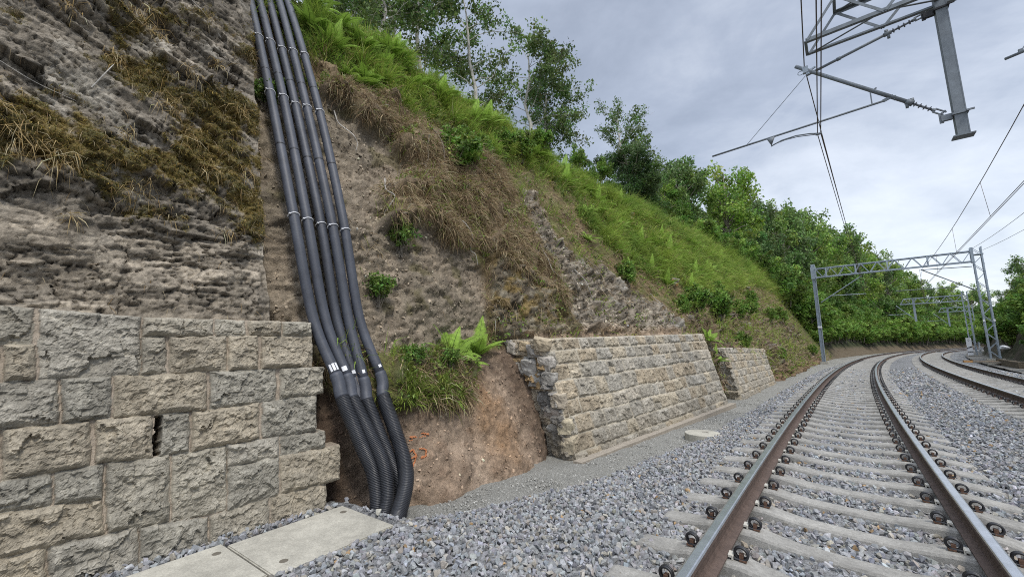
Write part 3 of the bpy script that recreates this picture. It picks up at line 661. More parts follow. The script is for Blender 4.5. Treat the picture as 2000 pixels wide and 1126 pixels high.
# ------------------------------------------------------------------ trackbed
def edge_u(s): return np.interp(s, [0, 2.4, 2.6, 3.3, 5, 8, 12, 20, 40, 250], [-4.6, -4.3, -3.75, -3.2, -2.6, -2.15, -2.0, -1.95, -2.0, -2.2])
def bed_z(s, u):
    s = np.asarray(s, float); u = np.asarray(u, float)
    eu = edge_u(s)
    zl = -.268 - CANT * u
    near = np.where(u > -1.4, zl, 0)
    t = np.clip((-1.4 - u) / (-1.4 - eu), 0, 1)
    zsh = lerp(-.222, np.where(s < 2.5, -.27, -.44), t ** 1.3)
    wide = sst(4.5, 2.4, s); zsh = lerp(zsh, lerp(-.222, -.27 - .17 * sst(2.45, 2.7, s), t), wide)
    zsh = np.where(u < eu, zsh - (eu - u) * .55, zsh)
    z2 = Z2 - .285 - CANT * (u - 3.78)
    mid = lerp(-.30, Z2 - .235, sst(1.35, 2.45, u)) + .03 * np.sin(np.clip((u - 1.35) / 1.1, 0, 1) * PI)
    right = Z2 - .30 - .0 * u - np.clip(u - 5.6, 0, 3) * .22
    z = np.where(u < -1.4, zsh, np.where(u < 1.35, zl, np.where(u < 2.45, mid, np.where(u < 5.15, z2, right))))
    return z
sb = np.concatenate([np.arange(-8, .5, .5), np.arange(.5, 12, .05), np.arange(12, 40, .25), np.arange(40, 262, 1.5)])
ub = np.concatenate([np.arange(-5.2, 6.6, .06), np.arange(6.6, 9, .3)])
S2, U2 = np.meshgrid(sb, ub, indexing='ij')
Zb = bed_z(S2, U2); W2 = TP(S2, U2, Zb); W2[..., 2] -= .10 * ((W2[..., 0] > -4.0) & (W2[..., 0] < -3.16) & (W2[..., 1] < 2.45) & (W2[..., 1] > .2)); W2[..., 2] += .018 * fbm(W2 * 3, 3) * sst(30, 15, S2)
me = npmesh('ballast_bed', W2.reshape(-1, 3), gridfaces(*S2.shape), M['ballast'], smooth=True)
tag(link('ballast_bed', me), kind='structure')
sg = np.concatenate([np.arange(2.2, 26, .1), np.arange(26, 130, 2.)]); ug = np.linspace(-5.0, -1.5, 40)
S3, U3 = np.meshgrid(sg, ug, indexing='ij')
W3 = TP(S3, U3, np.full(S3.shape, -.455)); W3[..., 2] += .02 * fbm(W3 * 1.6, 3) + .012 * fbm(W3 * 9, 2) - .1 * sst(2.75, 2.3, S3) + .045 * sst(12, 22, S3)
W3[..., 2] += .05 * sst(-3.2, -4.4, U3) * 0
me = npmesh('gravel_path', W3.reshape(-1, 3), gridfaces(*S3.shape), M['gravel'], smooth=True)
tag(link('gravel_path', me), kind='structure')

# ballast stones
def stone_templates(n, seed):
    T = []
    r = np.random.default_rng(seed)
    for k in range(n):
        bm = bmesh.new(); sc = np.array([1, r.uniform(.62, .95), r.uniform(.5, .8)])
        for i in range(r.integers(9, 13)):
            v = r.normal(size=3); v /= np.linalg.norm(v); bm.verts.new(v * sc * r.uniform(.85, 1.1))
        res = bmesh.ops.convex_hull(bm, input=bm.verts)
        bmesh.ops.delete(bm, geom=[g for g in res['geom_interior'] if isinstance(g, bmesh.types.BMVert)], context='VERTS')
        bmesh.ops.triangulate(bm, faces=bm.faces); bm.verts.ensure_lookup_table(); bm.verts.index_update()
        T.append((np.array([v.co[:] for v in bm.verts]), np.array([[v.index for v in f.verts] for f in bm.faces]))); bm.free()
    return T
STT = stone_templates(14, 3)
def rand_rot(n, r):
    q = r.normal(size=(n, 4)); q /= np.linalg.norm(q, axis=1)[:, None]; a, b, c, d = q.T
    return np.stack([np.stack([1 - 2 * (c * c + d * d), 2 * (b * c - a * d), 2 * (b * d + a * c)], -1),
                     np.stack([2 * (b * c + a * d), 1 - 2 * (b * b + d * d), 2 * (c * d - a * b)], -1),
                     np.stack([2 * (b * d - a * c), 2 * (c * d + a * b), 1 - 2 * (b * b + c * c)], -1)], -2)
def scatter_mesh(name, pos, size, cols, tmpl, material, r, flat=None):
    n = len(pos); Rm = rand_rot(n, r); k = r.integers(0, len(tmpl), n); Vs = []; Fs = []; Cs = []; o = 0
    for t, (tv__, tf) in enumerate(tmpl):
        i = np.nonzero(k == t)[0]
        if not len(i): continue
        v = np.einsum('nij,vj->nvi', Rm[i], tv__) * size[i][:, None, None]
        if flat is not None: v[..., 2] *= flat
        v += pos[i][:, None]
        Vs.append(v.reshape(-1, 3)); Cs.append(np.repeat(cols[i], len(tv__), 0))
        Fs.append((tf[None] + (np.arange(len(i)) * len(tv__))[:, None, None] + o).reshape(-1, 3)); o += len(i) * len(tv__)
    return npmesh(name, np.concatenate(Vs), np.concatenate(Fs), material, col=np.concatenate(Cs))
SP = .5905; S0 = 3.3502
def sleeper_excl(s, u):
    ds = np.abs((s - S0 + SP / 2) % SP - SP / 2)
    hw = np.interp(np.abs(u), [0, .35, .6, 1.3], [.085, .085, .11, .10])
    ex = (ds < hw) & (u > -1.14) & (u < 1.2)
    u2 = u - 3.78; ds2 = np.abs((s - S0 - .2 + SP / 2) % SP - SP / 2)
    return ex | ((ds2 < np.interp(np.abs(u2), [0, .35, .6, 1.3], [.10, .10, .125, .125])) & (np.abs(u2) < 1.24))
def ballast_zone(s0, s1, u0, u1, g, r0, r1, layers, r):
    P_ = []; Z_ = []
    for l in range(layers):
        s, u = np.meshgrid(np.arange(s0, s1, g), np.arange(u0, u1, g), indexing='ij')
        s = (s + r.uniform(-.5, .5, s.shape) * g).ravel(); u = (u + r.uniform(-.5, .5, u.shape) * g).ravel()
        if l: k = r.random(s.shape) < .45; s, u = s[k], u[k]
        size = np.exp(r.uniform(np.log(r0), np.log(r1), s.shape))
        ok = ~sleeper_excl(s, u) & (u > edge_u(s) - .12 * r.random(s.shape) - .05)
        for uc in (-.75, .75, 3.03, 4.53): ok &= np.abs(u - uc) > .095
        x = TP(s, u, 0 * s)
        ok &= ~((x[:, 0] > -4.03) & (x[:, 0] < -3.13) & (x[:, 1] < 2.47))       # the concrete trench covers
        ok &= (x[:, 0] + 2.06) ** 2 + (x[:, 1] - 8.55) ** 2 > .36 ** 2              # the round lid
        ok &= ~((x[:, 1] > 2.35) & (x[:, 0] < -3.72) & (r.random(s.shape) < .9))
        ok &= ~((x[:, 1] < 2.35) & (x[:, 0] < -4.1 - .058 * (2.3 - x[:, 1])))
        s, u, size = s[ok], u[ok], size[ok]
        z = bed_z(s, u) + size * r.uniform(-.15, .55, s.shape) + (l * .014)
        inside = (np.abs(u) < 1.3) | (np.abs(u - 3.78) < 1.3)
        z = np.where(inside, z - .004, z)
        P_.append(TP(s, u, z)); Z_.append(size)
    return np.concatenate(P_), np.concatenate(Z_)
r_ = np.random.default_rng(11)
zs = [ballast_zone(.45, 4.2, -4.5, 2.6, .041, .021, .041, 2, r_), ballast_zone(4.2, 9, -2.9, 5.2, .045, .022, .040, 2, r_),
      ballast_zone(9, 17, -2.3, 6.6, .056, .026, .044, 1, r_), ballast_zone(17, 34, -2.2, 6.6, .11, .045, .07, 1, r_)]
pos = np.concatenate([a for a, _ in zs]); siz = np.concatenate([b for _, b in zs]); n = len(pos)
c = C3(.265, .268, .272) * np.exp(r_.normal(0, .20, n))[:, None] * (1 + r_.normal(0, .02, (n, 3)))
wm_ = r_.random(n); c[wm_ < .13] *= C3(1.08, 1.0, .86); c[(wm_ > .13) & (wm_ < .3)] *= C3(.96, 1.0, 1.06)
du_ = np.min(np.abs((pos[:, 0] - K * pos[:, 1] ** 2 / 2)[:, None] - np.array([-.75, .75, 3.03, 4.53])), 1); c *= lerp(C3(1.0, .90, .78), C3(1, 1, 1), sst(.08, .42, du_ + .08 * r_.random(n))[:, None]); k = wm_ > .988; c[k] = C3(.38, .26, .14) * r_.uniform(.6, 1.2, k.sum())[:, None]
k = (wm_ > .965) & (wm_ <= .988); c[k] = C3(.38, .37, .345)
me = scatter_mesh('ballast_stones', pos, siz, np.clip(c, .03, .7), STT, M['stone'], r_)
tag(link('ballast_stones', me), kind='stuff')
# coarser grains lying on the fine gravel
n = 9000; s = r_.uniform(2.6, 16, n); u = edge_u(s) - r_.uniform(-.1, 1.3, n) ** 1.2 ; ok = np.isfinite(u)
s, u = s[ok], u[ok]; x = TP(s, u, np.full(len(s), -.452)); lim = np.interp(x[:, 1], [2.6, 3, 4.2, 5.9, 13.2, 16], [-3.8, -3.7, -3.6, -3.15, -2.35, -2.4])
x = x[x[:, 0] > lim]; n = len(x); sz = r_.uniform(.008, .02, n)
me = scatter_mesh('gravel_grains', x, sz, C3(.30, .295, .27) * np.exp(r_.normal(0, .25, n))[:, None], STT, M['stone'], r_)
tag(link('gravel_grains', me), kind='stuff')

# ------------------------------------------------------------------ rails
def rail(uc, cfun, name_label):
    head = [(-.036, -.035), (-.036, -.010), (-.030, -.002), (-.022, 0), (.022, 0), (.030, -.002), (.036, -.010), (.036, -.035)]
    rest = [(.012, -.052), (.0085, -.075), (.0085, -.125), (.018, -.150), (.075, -.160), (.075, -.172), (-.075, -.172), (-.075, -.160), (-.018, -.150), (-.0085, -.125), (-.0085, -.075), (-.012, -.052)]
    pr = head + rest; ss = np.concatenate([np.arange(-6, 40, .5), np.arange(40, 260, 2.)]); n = len(pr)
    V = np.stack([TP(ss, uc + p[0], np.full(ss.shape, cfun(p[0]) + p[1])) for p in pr], 1)
    i = np.arange(len(ss) * n).reshape(len(ss), n); j = np.roll(i, -1, 1)
    F = np.stack([i[:-1], j[:-1], j[1:], i[1:]], -1)
    mi = np.zeros((len(ss) - 1, n), int); mi[:, 1:6] = 1
    me = npmesh('rail', V.reshape(-1, 3), F.reshape(-1, 4), [M['railside'], M['railtop']], midx=mi.ravel())
    o = link('rail', me); tag(o, name_label, 'rail', 'running rails of the two tracks')
rail(-.75, lambda p: cz(-.75 + p), 'rusty left rail of the nearer track, polished on top, nearest the stone walls')
rail(.75, lambda p: cz(.75 + p), 'rusty right rail of the nearer track, running out at the bottom right corner')
rail(3.03, lambda p: cz2(-.75 + p), 'rusty rail of the farther track on the side towards the nearer track')
rail(4.53, lambda p: cz2(.75 + p), 'rusty outermost rail of the farther track, closest to the lattice masts')

# ------------------------------------------------------------------ sleepers with their clips
prof = [(-1.3, .120, .080, -.245), (-1.27, .125, .086, -.232), (-1.02, .13, .092, -.208), (-.92, .135, .098, -.180), (-.58, .135, .098, -.180), (-.46, .125, .086, -.200),
        (-.30, .115, .074, -.217), (0, .11, .070, -.222)]
prof = prof + [(-a, b, c_, d) for a, b, c_, d in prof[-2::-1]]
V = []
for u, hb, ht, z in prof:
    V += [(u, -hb, -.42), (u, -ht - .012, z - .022), (u, -ht, z - .004), (u, -ht + .008, z), (u, ht - .008, z), (u, ht, z - .004), (u, ht + .012, z - .022), (u, hb, -.42)]
m_ = len(prof); ii = np.arange(m_ * 8).reshape(m_, 8)
F = np.stack([ii[:-1, :-1], ii[:-1, 1:], ii[1:, 1:], ii[1:, :-1]], -1).reshape(-1, 4)[:, ::-1]
SLM = npmesh('sleeper', np.array(V), [F, ii[:1, :4], ii[:1, [0, 3, 4, 7]], ii[:1, 4:], ii[-1:, [3, 2, 1, 0]], ii[-1:, [7, 4, 3, 0]], ii[-1:, [7, 6, 5, 4]]], M['sleeper'])
cb_ = MB(); pts = []
for i in range(52):
    a = -.5 * PI + 2 * PI * 2.1 * i / 51; pts.append((.046 * math.cos(a), -.024 + .048 * i / 51, .048 + .044 * math.sin(a)))
pts = [(-.085, -.018, .012), (-.05, -.02, .006)] + pts + [(-.05, .022, .012), (-.085, .02, .014)]
cb_.tube(pts, .0098, 7); CLIP = cb_.mesh('rail_clip', M['clip'], True)
cb_ = MB(); cb_.tube([(.046 * math.cos(a), y, .048 + .044 * math.sin(a)) for y in (-.018, .018) for a in np.linspace(-PI / 2, 1.5 * PI, 13)], .009, 5); CLIPLO = cb_.mesh('rail_clip', M['clip'], True)
cb_ = MB(); cb_.box((.0, 0, .024), (.03, .042, .044)); cb_.box((.012, 0, .005), (.05, .075, .012)); SHO = cb_.mesh('clip_shoulder', M['rust'])
cb_ = MB(); cb_.box((-.075, 0, .022), (.03, .085, .018)); cb_.box((-.06, 0, .012), (.012, .085, .03)); INS = cb_.mesh('clip_insulator', M['pad'])
ORD = ['nearest', 'second nearest', 'third nearest', 'fourth nearest', 'fifth nearest', 'sixth nearest', 'seventh nearest', 'eighth nearest', 'ninth nearest', 'tenth nearest']
def sleepers(uc, zc, first, smax, cant, gname, lab, ndet, nlo, nord, sid):
    k = 0; s = first
    while s < smax:
        th = K * s
        o = link('sleeper', SLM); p = TP(s, uc, zc); o.location = p; o.rotation_euler = (0, math.atan(cant), -th + random.uniform(-.006, .006))
        l = lab
        if 0 <= k - sid < nord: l = 'concrete sleeper under the nearer track, %s of those crossing whole between its two rails' % ORD[k - sid]
        if k < sid: l = 'concrete sleeper under the nearer track at the bottom edge, mostly cut off'
        tag(o, l, 'sleeper', gname)
        if k < ndet + nlo:
            for uu, rz in ((-.75 - .075 - .085, PI), (-.75 + .075 + .085, 0), (.75 - .075 - .085, PI), (.75 + .075 + .085, 0)):
                c = link('rail_clip', CLIP if k < ndet else CLIPLO, o); c.scale = (.88,) * 3; c.location = (uu, 0, -.176); c.rotation_euler = (0, 0, rz + random.uniform(-.06, .06))
                if k < ndet and k < 26:
                    link('clip_shoulder', SHO, c); link('clip_insulator', INS, c)
        s += SP; k += 1
sleepers(0, 0, S0 - 4 * SP, 88, CANT, 'concrete sleepers of the nearer track', 'concrete sleeper among those running off along the nearer track', 40, 40, 10, 4)
sleepers(3.78, Z2, S0 + .2 + 8 * SP, 88, CANT, 'concrete sleepers of the farther track', 'concrete sleeper under the farther track, half sunk in stone', 20, 30, 0, 0)

# ------------------------------------------------------------------ conduit pipes
PIPES = [
 [(-7.350,2.094,7.885),(-6.900,2.049,6.978),(-5.650,2.025,4.704),(-4.900,2.106,2.892),(-4.600,2.260,1.676),(-4.300,2.416,1.011),(-4.200,2.433,0.795),(-4.000,2.539,0.354),(-3.920,2.654,0.047),(-3.850,2.670,-0.194),(-3.780,2.634,-0.392)],
 [(-7.350,2.231,7.997),(-6.900,2.179,7.075),(-5.650,2.178,4.782),(-4.900,2.256,2.930),(-4.600,2.401,1.683),(-4.300,2.548,0.986),(-4.200,2.555,0.767),(-3.980,2.647,0.390),(-3.850,2.743,0.074),(-3.760,2.741,-0.206),(-3.680,2.643,-0.381)],
 [(-7.430,2.399,8.187),(-6.980,2.348,7.249),(-5.730,2.348,4.902),(-4.980,2.453,2.997),(-4.680,2.585,1.697),(-4.380,2.692,0.944),(-4.280,2.691,0.719),(-4.110,2.804,0.343),(-4.030,2.929,0.026),(-3.960,3.006,-0.280),(-3.900,2.991,-0.530)],
 [(-7.350,2.520,8.235),(-6.900,2.469,7.291),(-5.650,2.462,4.927),(-4.900,2.560,3.007),(-4.600,2.693,1.698),(-4.300,2.755,0.943),(-4.200,2.741,0.719),(-4.000,2.788,0.364),(-3.900,2.860,0.110),(-3.820,2.925,-0.152),(-3.740,2.896,-0.464)],
 [(-7.320,2.628,8.303),(-6.870,2.586,7.361),(-5.620,2.612,4.992),(-4.870,2.703,3.037),(-4.570,2.823,1.704),(-4.270,2.960,0.997),(-4.170,2.929,0.766),(-3.950,2.931,0.440),(-3.770,2.946,0.111),(-3.630,2.873,-0.094),(-3.510,2.700,-0.303),(-3.430,2.561,-0.380)],
]
PL = ['leftmost black conduit pipe coming down the slope, three white stickers above its corrugated hose', 'second black conduit pipe from the left, torn white label above its corrugated hose',
      'middle black conduit pipe of five, its hose half hidden behind its neighbours', 'fourth black conduit pipe from the left, its hose passing behind the rightmost one',
      'rightmost black conduit pipe, standing apart, thick hose curling to the concrete cover']
TIES = [[(5.98), (4.80), (2.9)], [5.95, 4.78, 2.88], [5.92, 4.76, 2.88], [5.9, 4.74, 2.86], [5.88, 4.72, 2.84]]
for i, pts in enumerate(PIPES):
    root = thing('conduit_pipe', PL[i], 'pipe', group='five conduit pipes down the slope')
    p1_ = pts[1]; pts = [(-9.4, p1_[1] - .06, 8.36), (-8.1, p1_[1] - .02, 8.06), (-7.36, p1_[1] + .02, 7.72 + .5 * (p1_[2] - 7.0))] + list(pts[1:])
    P_ = catmull(pts, 10); P_ = resample(P_, .02); z = P_[:, 2]
    zt = (1.06, 1.04, .985, .985, 1.05)[i]; zc = (.80, .775, .73, .73, .77)[i]
    up_ = np.nonzero(z > zt - .05)[0]
    mb = MB(); mb.tube(resample(P_[up_], .12), .0585, 16); o = mb.build('smooth_pipe', M['pipe'], root, True)
    sel = np.nonzero((z <= zt) & (z >= zc - .01))[0]; a = P_[sel]
    mb = MB(); rr = np.full(len(a), .068); rr[0] = .060; rr[-1] = .072; mb.tube(a, rr, 18); mb.build('coupling', M['pipe'], root, True)
    lo = P_[z < zc + .01]; q = resample(lo, .0042); ph = np.arange(len(q)) * .0042 / .017
    rr = .072 + .0055 * np.clip(1.6 * np.sin(2 * PI * ph), -1, 1) + (0.004 if i == 4 else 0)
    mb = MB(); mb.tube(q, rr, 18); mb.build('corrugated_hose', M['hose'], root, True)
    def at_z(zz):
        j = int(np.argmin(np.abs(z - zz))); t = P_[min(j + 2, len(P_) - 1)] - P_[max(j - 2, 0)]; return P_[j], t / np.linalg.norm(t)
    for zz in TIES[i]:
        p, t = at_z(zz); x_ = np.cross(t, (1, 0, 0)); x_ /= np.linalg.norm(x_); y_ = np.cross(t, x_); ring = [p + t * (.012 * math.sin(a)) + (x_ * math.cos(a) + y_ * math.sin(a)) * .0625 for a in np.linspace(0, 2 * PI, 25)]
        mb = MB(); mb.tube(ring, .0065, 6)
        fr = np.array([.75, -.55, .35]); fr /= np.linalg.norm(fr); fr -= t * fr.dot(t); mb.box(p + fr * .068 + np.cross(t, fr) * .03, (.022, .02, .016)); mb.build('cable_tie', M['white'], root, True)
    for zz in (5.25, 3.9):
        p, t = at_z(zz - .07 * i * 0 - .02 * i); mb = MB(); mb.tube([p - t * .011, p + t * .011], .0612, 16); mb.build('pipe_joint', M['hose'], root, True)
    # white stickers just above the coupling, wrapped on the pipe
    p, t = at_z(zt + .045); vc = np.array([.0542, 0, 1.304]) - p; vc /= np.linalg.norm(vc); e1 = vc - t * vc.dot(t); e1 /= np.linalg.norm(e1); e2 = np.cross(t, e1); e2 = e2 if e2[1] > 0 else -e2
    pieces = [(-.55, -.18), (-.02, .42), (.58, .95)] if i == 0 else [(-.35, .55)] if i == 1 else [(-.1, .5)] if i == 2 else [(.1, .62)] if i == 3 else [(.2, .75)]
    hgt = (.085, .055, .042, .042, .035)[i]
    for a0, a1 in pieces:
        mb = MB(); aa_ = np.linspace(a0, a1, 7); V = []
        for rad in (.060, .0625):
            for v_ in (-hgt / 2, hgt / 2):
                for a in aa_: V.append(p + t * v_ + (e1 * math.cos(a) + e2 * math.sin(a)) * rad)
        F = [(14 + j, 15 + j, 22 + j, 21 + j) for j in range(6)] + [(j, 14 + j, 15 + j, 1 + j) for j in range(6)] + [(7 + j, 8 + j, 22 + j, 21 + j) for j in range(6)] + [(0, 7, 21, 14), (6, 20, 27, 13)]
        mb.add(V, F); mb.build('sticker', M['white'], root)

# ------------------------------------------------------------------ trench covers, lid
def slab(x0, x1, y0, y1, zt, label):
    root = thing('trench_cover', label, 'concrete slab', ((x0 + x1) / 2, (y0 + y1) / 2, zt), .04, 'concrete trench covers')
    bm = bmesh.new(); bmesh.ops.create_cube(bm, size=1, matrix=Matrix.Translation((0, 0, -.05)) @ Matrix.Diagonal((x1 - x0, y1 - y0, .1, 1)))
    bmesh.ops.bevel(bm, geom=bm.edges, offset=.008, segments=2, affect='EDGES'); me = bpy.data.meshes.new('slab'); bm.to_mesh(me); bm.free(); me.materials.append(M['concrete']); link('slab', me, root)
    for sx, sy in ((-.3, .41), (.28, -.36)):
        mb = MB(); mb.lathe(((x1 - x0) * sx, (y1 - y0) * sy, .0), [(.031, -.002), (.031, .0015), (.026, .0025), (.0, .0025)], 16); o = mb.build('lifting_hole', M['hole'], root)
        o.scale = (1, 1, 1)
slab(-3.99, -3.17, 1.385, 2.40, -.25, 'pale concrete trench cover lying against the foot of the black hoses')
slab(-4.02, -3.21, .36, 1.37, -.25, 'pale concrete trench cover cut off by the bottom edge of the photo')
lid = thing('manhole_cover', 'round pale concrete manhole lid lying on the fine gravel below the second wall', 'manhole cover', (-2.06, 8.55, -.33), 0)
mb = MB(); mb.lathe((0, 0, 0), [(.30, -.14), (.315, -.13), (.315, -.008), (.307, 0), (0, .002)], 40); mb.build('lid', M['concrete'], lid)
mb = MB(); mb.tube([(.04 + .06 * math.cos(a), .02 + .05 * math.sin(a), .004) for a in np.linspace(.3, 2.6, 10)], .006, 5); mb.build('lifting_loop', M['hole'], lid)

# orange spray mark on the bare earth
def on_slope(s, t):
    i = min(max(np.searchsorted(sv, s), 1), len(sv) - 1); j = min(max(np.searchsorted(tv_, t), 1), len(tv_) - 1); return G[i, j], NG[i, j]
mkr = thing('spray_mark', 'small orange spray-painted surveyor mark on the bare earth right of the hoses', 'paint mark', TP(3.3, -3.95, .1)); bpy.context.view_layer.update()
def stroke(pts, wd=.011):
    P_ = []; mk = MB()
    for s, t in pts:
        p, nn = on_slope(s, t); P_.append(p + nn * .012)
    for a, b in zip(P_[:-1], P_[1:]):
        for q in np.linspace(0, 1, 11):
            c = a + (b - a) * q + np.array([0, random.gauss(0, .004), random.gauss(0, .004)])
            mk.lathe(c, [(wd * random.uniform(.6, 1.1), 0), (wd * .6, .004), (0, .005)], 6, axis=(1, -.2, .35))
    mk.build('stroke', M['orange'], mkr, org=mkr.location)
sq = lambda x, y: (3.15 + x, 1.47 + y)
stroke([sq(.05, .30), sq(.30, .33)]); stroke([sq(.06, .34), sq(.14, .36)]); stroke([sq(.22, .38), sq(.3, .36)])
stroke([sq(.0, .18), sq(.07, .2), sq(.09, .13), sq(.02, .09)]); stroke([sq(.09, .13), sq(.08, .04), sq(.02, .0)])
stroke([sq(.15, .2), sq(.22, .17), sq(.21, .08), sq(.15, .1)])
# ------------------------------------------------------------------ portals, masts, brackets, wires
def lattice_mast(mb, x, y, z0, z1, w=.46, ch=.07, bay=.62):
    for sx in (-1, 1):
        for sy in (-1, 1):
            mb.angle((x + sx * w / 2, y + sy * w / 2, z0), (x + sx * w / 2, y + sy * w / 2, z1), ch, .014, (-sx, 0, 0), (0, -sy, 0))
    n = int((z1 - z0) / bay); st = (z1 - z0) / n; h = w / 2 + .004
    for k in range(n):
        a, b = z0 + k * st, z0 + (k + 1) * st; s = 1 if k % 2 else -1
        for yy in (-h, h): mb.bar((x - s * w / 2, y + yy, a), (x + s * w / 2, y + yy, b), .035, .01, (0, 1, 0))
        for xx in (-h, h): mb.bar((x + xx, y - s * w / 2, a), (x + xx, y + s * w / 2, b), .035, .01, (1, 0, 0))
def truss(mb, x0, x1, xt0, xt1, y, w, z0, z1, ch=.07, bay=.55, zr=0.):
    """box truss along x; lower chords x0..x1, upper chords xt0..xt1; zr = rise over the length"""
    zf = lambda x: zr * (x - x0) / (x1 - x0)
    for sy in (-1, 1):
        yy = y + sy * w / 2
        mb.angle((x0, yy, z0 + zf(x0)), (x1, yy, z0 + zf(x1)), ch, .012, (0, -sy, 0), (0, 0, 1))
        mb.angle((xt0, yy, z1 + zf(xt0)), (xt1, yy, z1 + zf(xt1)), ch, .012, (0, -sy, 0), (0, 0, -1))
        n = max(2, int((xt1 - xt0) / bay)); n += n % 2
        for k in range(n):
            a, b = xt0 + (xt1 - xt0) * k / n, xt0 + (xt1 - xt0) * (k + 1) / n
            if k == 0 and abs(xt0 - x0) > .05: mb.bar((x0 + .03, yy, z0 + .03), (xt0, yy, z1 - .03), .045, .012, (0, 1, 0))
            p, q = ((a, z1), (b, z0)) if k % 2 == 0 else ((a, z0), (b, z1))
            mb.bar((p[0], yy, p[1] + zf(p[0])), (q[0], yy, q[1] + zf(q[0])), .045, .012, (0, 1, 0))
    n = max(2, int((x1 - x0) / (bay * 1.6)))
    for zz, xa, xb in ((z0 + .015, x0, x1), (z1 - .015, xt0, xt1)):
        mb.bar((xa, y - w / 2, zz + zf(xa)), (xa, y + w / 2, zz + zf(xa)), .05, .014)
        for k in range(n):
            a, b = xa + (xb - xa) * k / n, xa + (xb - xa) * (k + 1) / n; s = 1 if k % 2 else -1
            mb.bar((a, y - s * w / 2, zz + zf(a)), (b, y + s * w / 2, zz + zf(b)), .035, .01)
def insulator(root, p, q, m=None, r=.042, nr=4):
    mb = MB(); p = Vector(p); q = Vector(q); d = (q - p); L = d.length; prof = [(.018, 0)]
    for k in range(nr):
        z = L * (.12 + .76 * k / (nr - 1)); prof += [(.018, z - .012), (r, z - .004), (r, z + .004), (.018, z + .012)]
    prof.append((.018, L)); mb.lathe(p, prof, 12, axis=d); return mb
OT = Vector((0, 0, 0))
def near_portal():
    s = 9.52; ub = 7.0
    base = TP(s, ub, -.1); root = thing('catenary_portal', 'nearest portal, lattice beam and hanging drop post cut off by the top of the photo', 'railway portal', base, -K * s)
    org = (ub, 0, -.1); X = lambda x: x - .104
    mb = MB(); lattice_mast(mb, ub, 0, -.1, 8.2); mb.build('mast', M['galvdark'], root, org=org)
    mb = MB(); truss(mb, X(.22), ub, X(.72), ub, -.12, .5, 7.1, 7.8, .07, .62); mb.build('lattice_beam', M['galvdark'], root, org=org)
    px = X(2.075)
    mb = MB(); mb.box((px, 0, 6.2), (.006, .13, 3.1)); mb.box((px - .065, 0, 6.2), (.014, .15, 3.1)); mb.box((px + .065, 0, 6.2), (.014, .15, 3.1)); mb.box((px, -.066, 6.2), (.118, .012, 3.1)); mb.box((px, .066, 6.2), (.118, .012, 3.1))
    mb.box((px, 0, 4.645), (.25, .2, .02)); mb.build('drop_post', M['galvdark'], root, org=org)
    for z in (6.96, 5.03):
        mb = MB(); mb.box((px, 0, z), (.19, .19, .03)); mb.box((px - .15, 0, z - .005), (.13, .06, .10)); mb.box((px - .21, 0, z), (.05, .03, .16)); mb.bar((px + .06, -.11, z), (px + .15, -.11, z), .025)
        mb.build('post_clamp', M['black'] if z > 6 else M['galvdark'], root, org=org)
    for a, b, i0, i1, sh, nm in (((X(.16), 6.62), (X(1.89), 6.985), (1.42, 6.885), (1.66, 6.935), .026, 'stay_tube'), ((X(.01), 6.89), (X(1.90), 5.115), (1.56, 5.435), (1.73, 5.275), .034, 'bracket_tube')):
        A = Vector((a[0], 0, a[1])); B = Vector((b[0], 0, b[1])); d = (B - A).normalized(); L = (B - A).length; up = d.cross(Vector((0, 1, 0)))
        mb = MB(); mb.tube([A, A + d * (L - .46)], sh, 12); 
        if nm == 'stay_tube': mb.tube([A + d * .5, A + d * .56], sh * 1.35, 12)
        mb.tube([A + d * (L - .56), A + d * (L - .46)], sh * 1.45, 12); mb.box(A + d * (L - .51) - up * .055, (.04, .03, .09)); mb.box(A + d * (L - .51) + up * .05, (.05, .03, .06)); o = mb.build(nm, M['galvdark'], root, True, org=org)
        mb = insulator(root, A + d * (L - .46), A + d * (L - .17)); mb.build('insulator', M['insul'], root, True, org=org)
        mb = MB(); E_ = A + d * (L - .17); mb.tube([E_, E_ + d * .05], .028, 8)
        mb.bar(E_ + d * .03 + up * .03, E_ + d * .19 + up * .03, .016, .03, (0, 1, 0)); mb.bar(E_ + d * .03 - up * .03, E_ + d * .19 - up * .03, .016, .03, (0, 1, 0)); mb.tube([E_ + d * .16 + up * .05, E_ + d * .16 - up * .05], .014, 8); mb.bar(E_ + d * .15, Vector((px - .2, 0, B.z)), .03)
        mb.build('hinge', M['galvdark'], root, org=org)
    mb = MB(); c = Vector((X(.16), 0, 6.74)); mb.box(c, (.09, .07, .13)); mb.box(c + Vector((.03, 0, -.08)), (.06, .05, .09)); mb.tube([c + Vector((-.08 + .05 * math.cos(a), 0, -.03 + .04 * math.sin(a))) for a in np.linspace(0, 6, 10)], .008, 5); mb.bar(c + Vector((0, 0, -.06)), c + Vector((.16, 0, .0)), .03)
    mb.build('wire_clamp', M['galv'], root, org=org)
    mb = MB(); mb.tube([(X(-1.66), 0, 5.49), (X(1.22), 0, 5.63)], .019, 10); mb.build('registration_tube', M['galvdark'], root, True, org=org)
    mb = MB(); mb.bar((X(1.2), 0, 5.63), (X(1.34), 0, 5.68), .03, .05); mb.bar((X(1.34), 0, 5.66), (X(1.37), 0, 5.60), .05, .05); mb.build('tube_link', M['galvdark'], root, org=org); mb = MB(); mb.bar((X(1.05), 0, 5.64), (X(1.05), 0, 5.88), .018); mb.bar((X(1.05), 0, 5.87), (X(1.14), 0, 5.92), .022); mb.build('tube_hanger', M['galvdark'], root, org=org)
    mb = MB(); mb.tube([(X(.15), 0, 6.62), (X(-.98), 0, 5.53)], .006, 5); mb.build('suspension_wire', M['galvdark'], root, org=org)
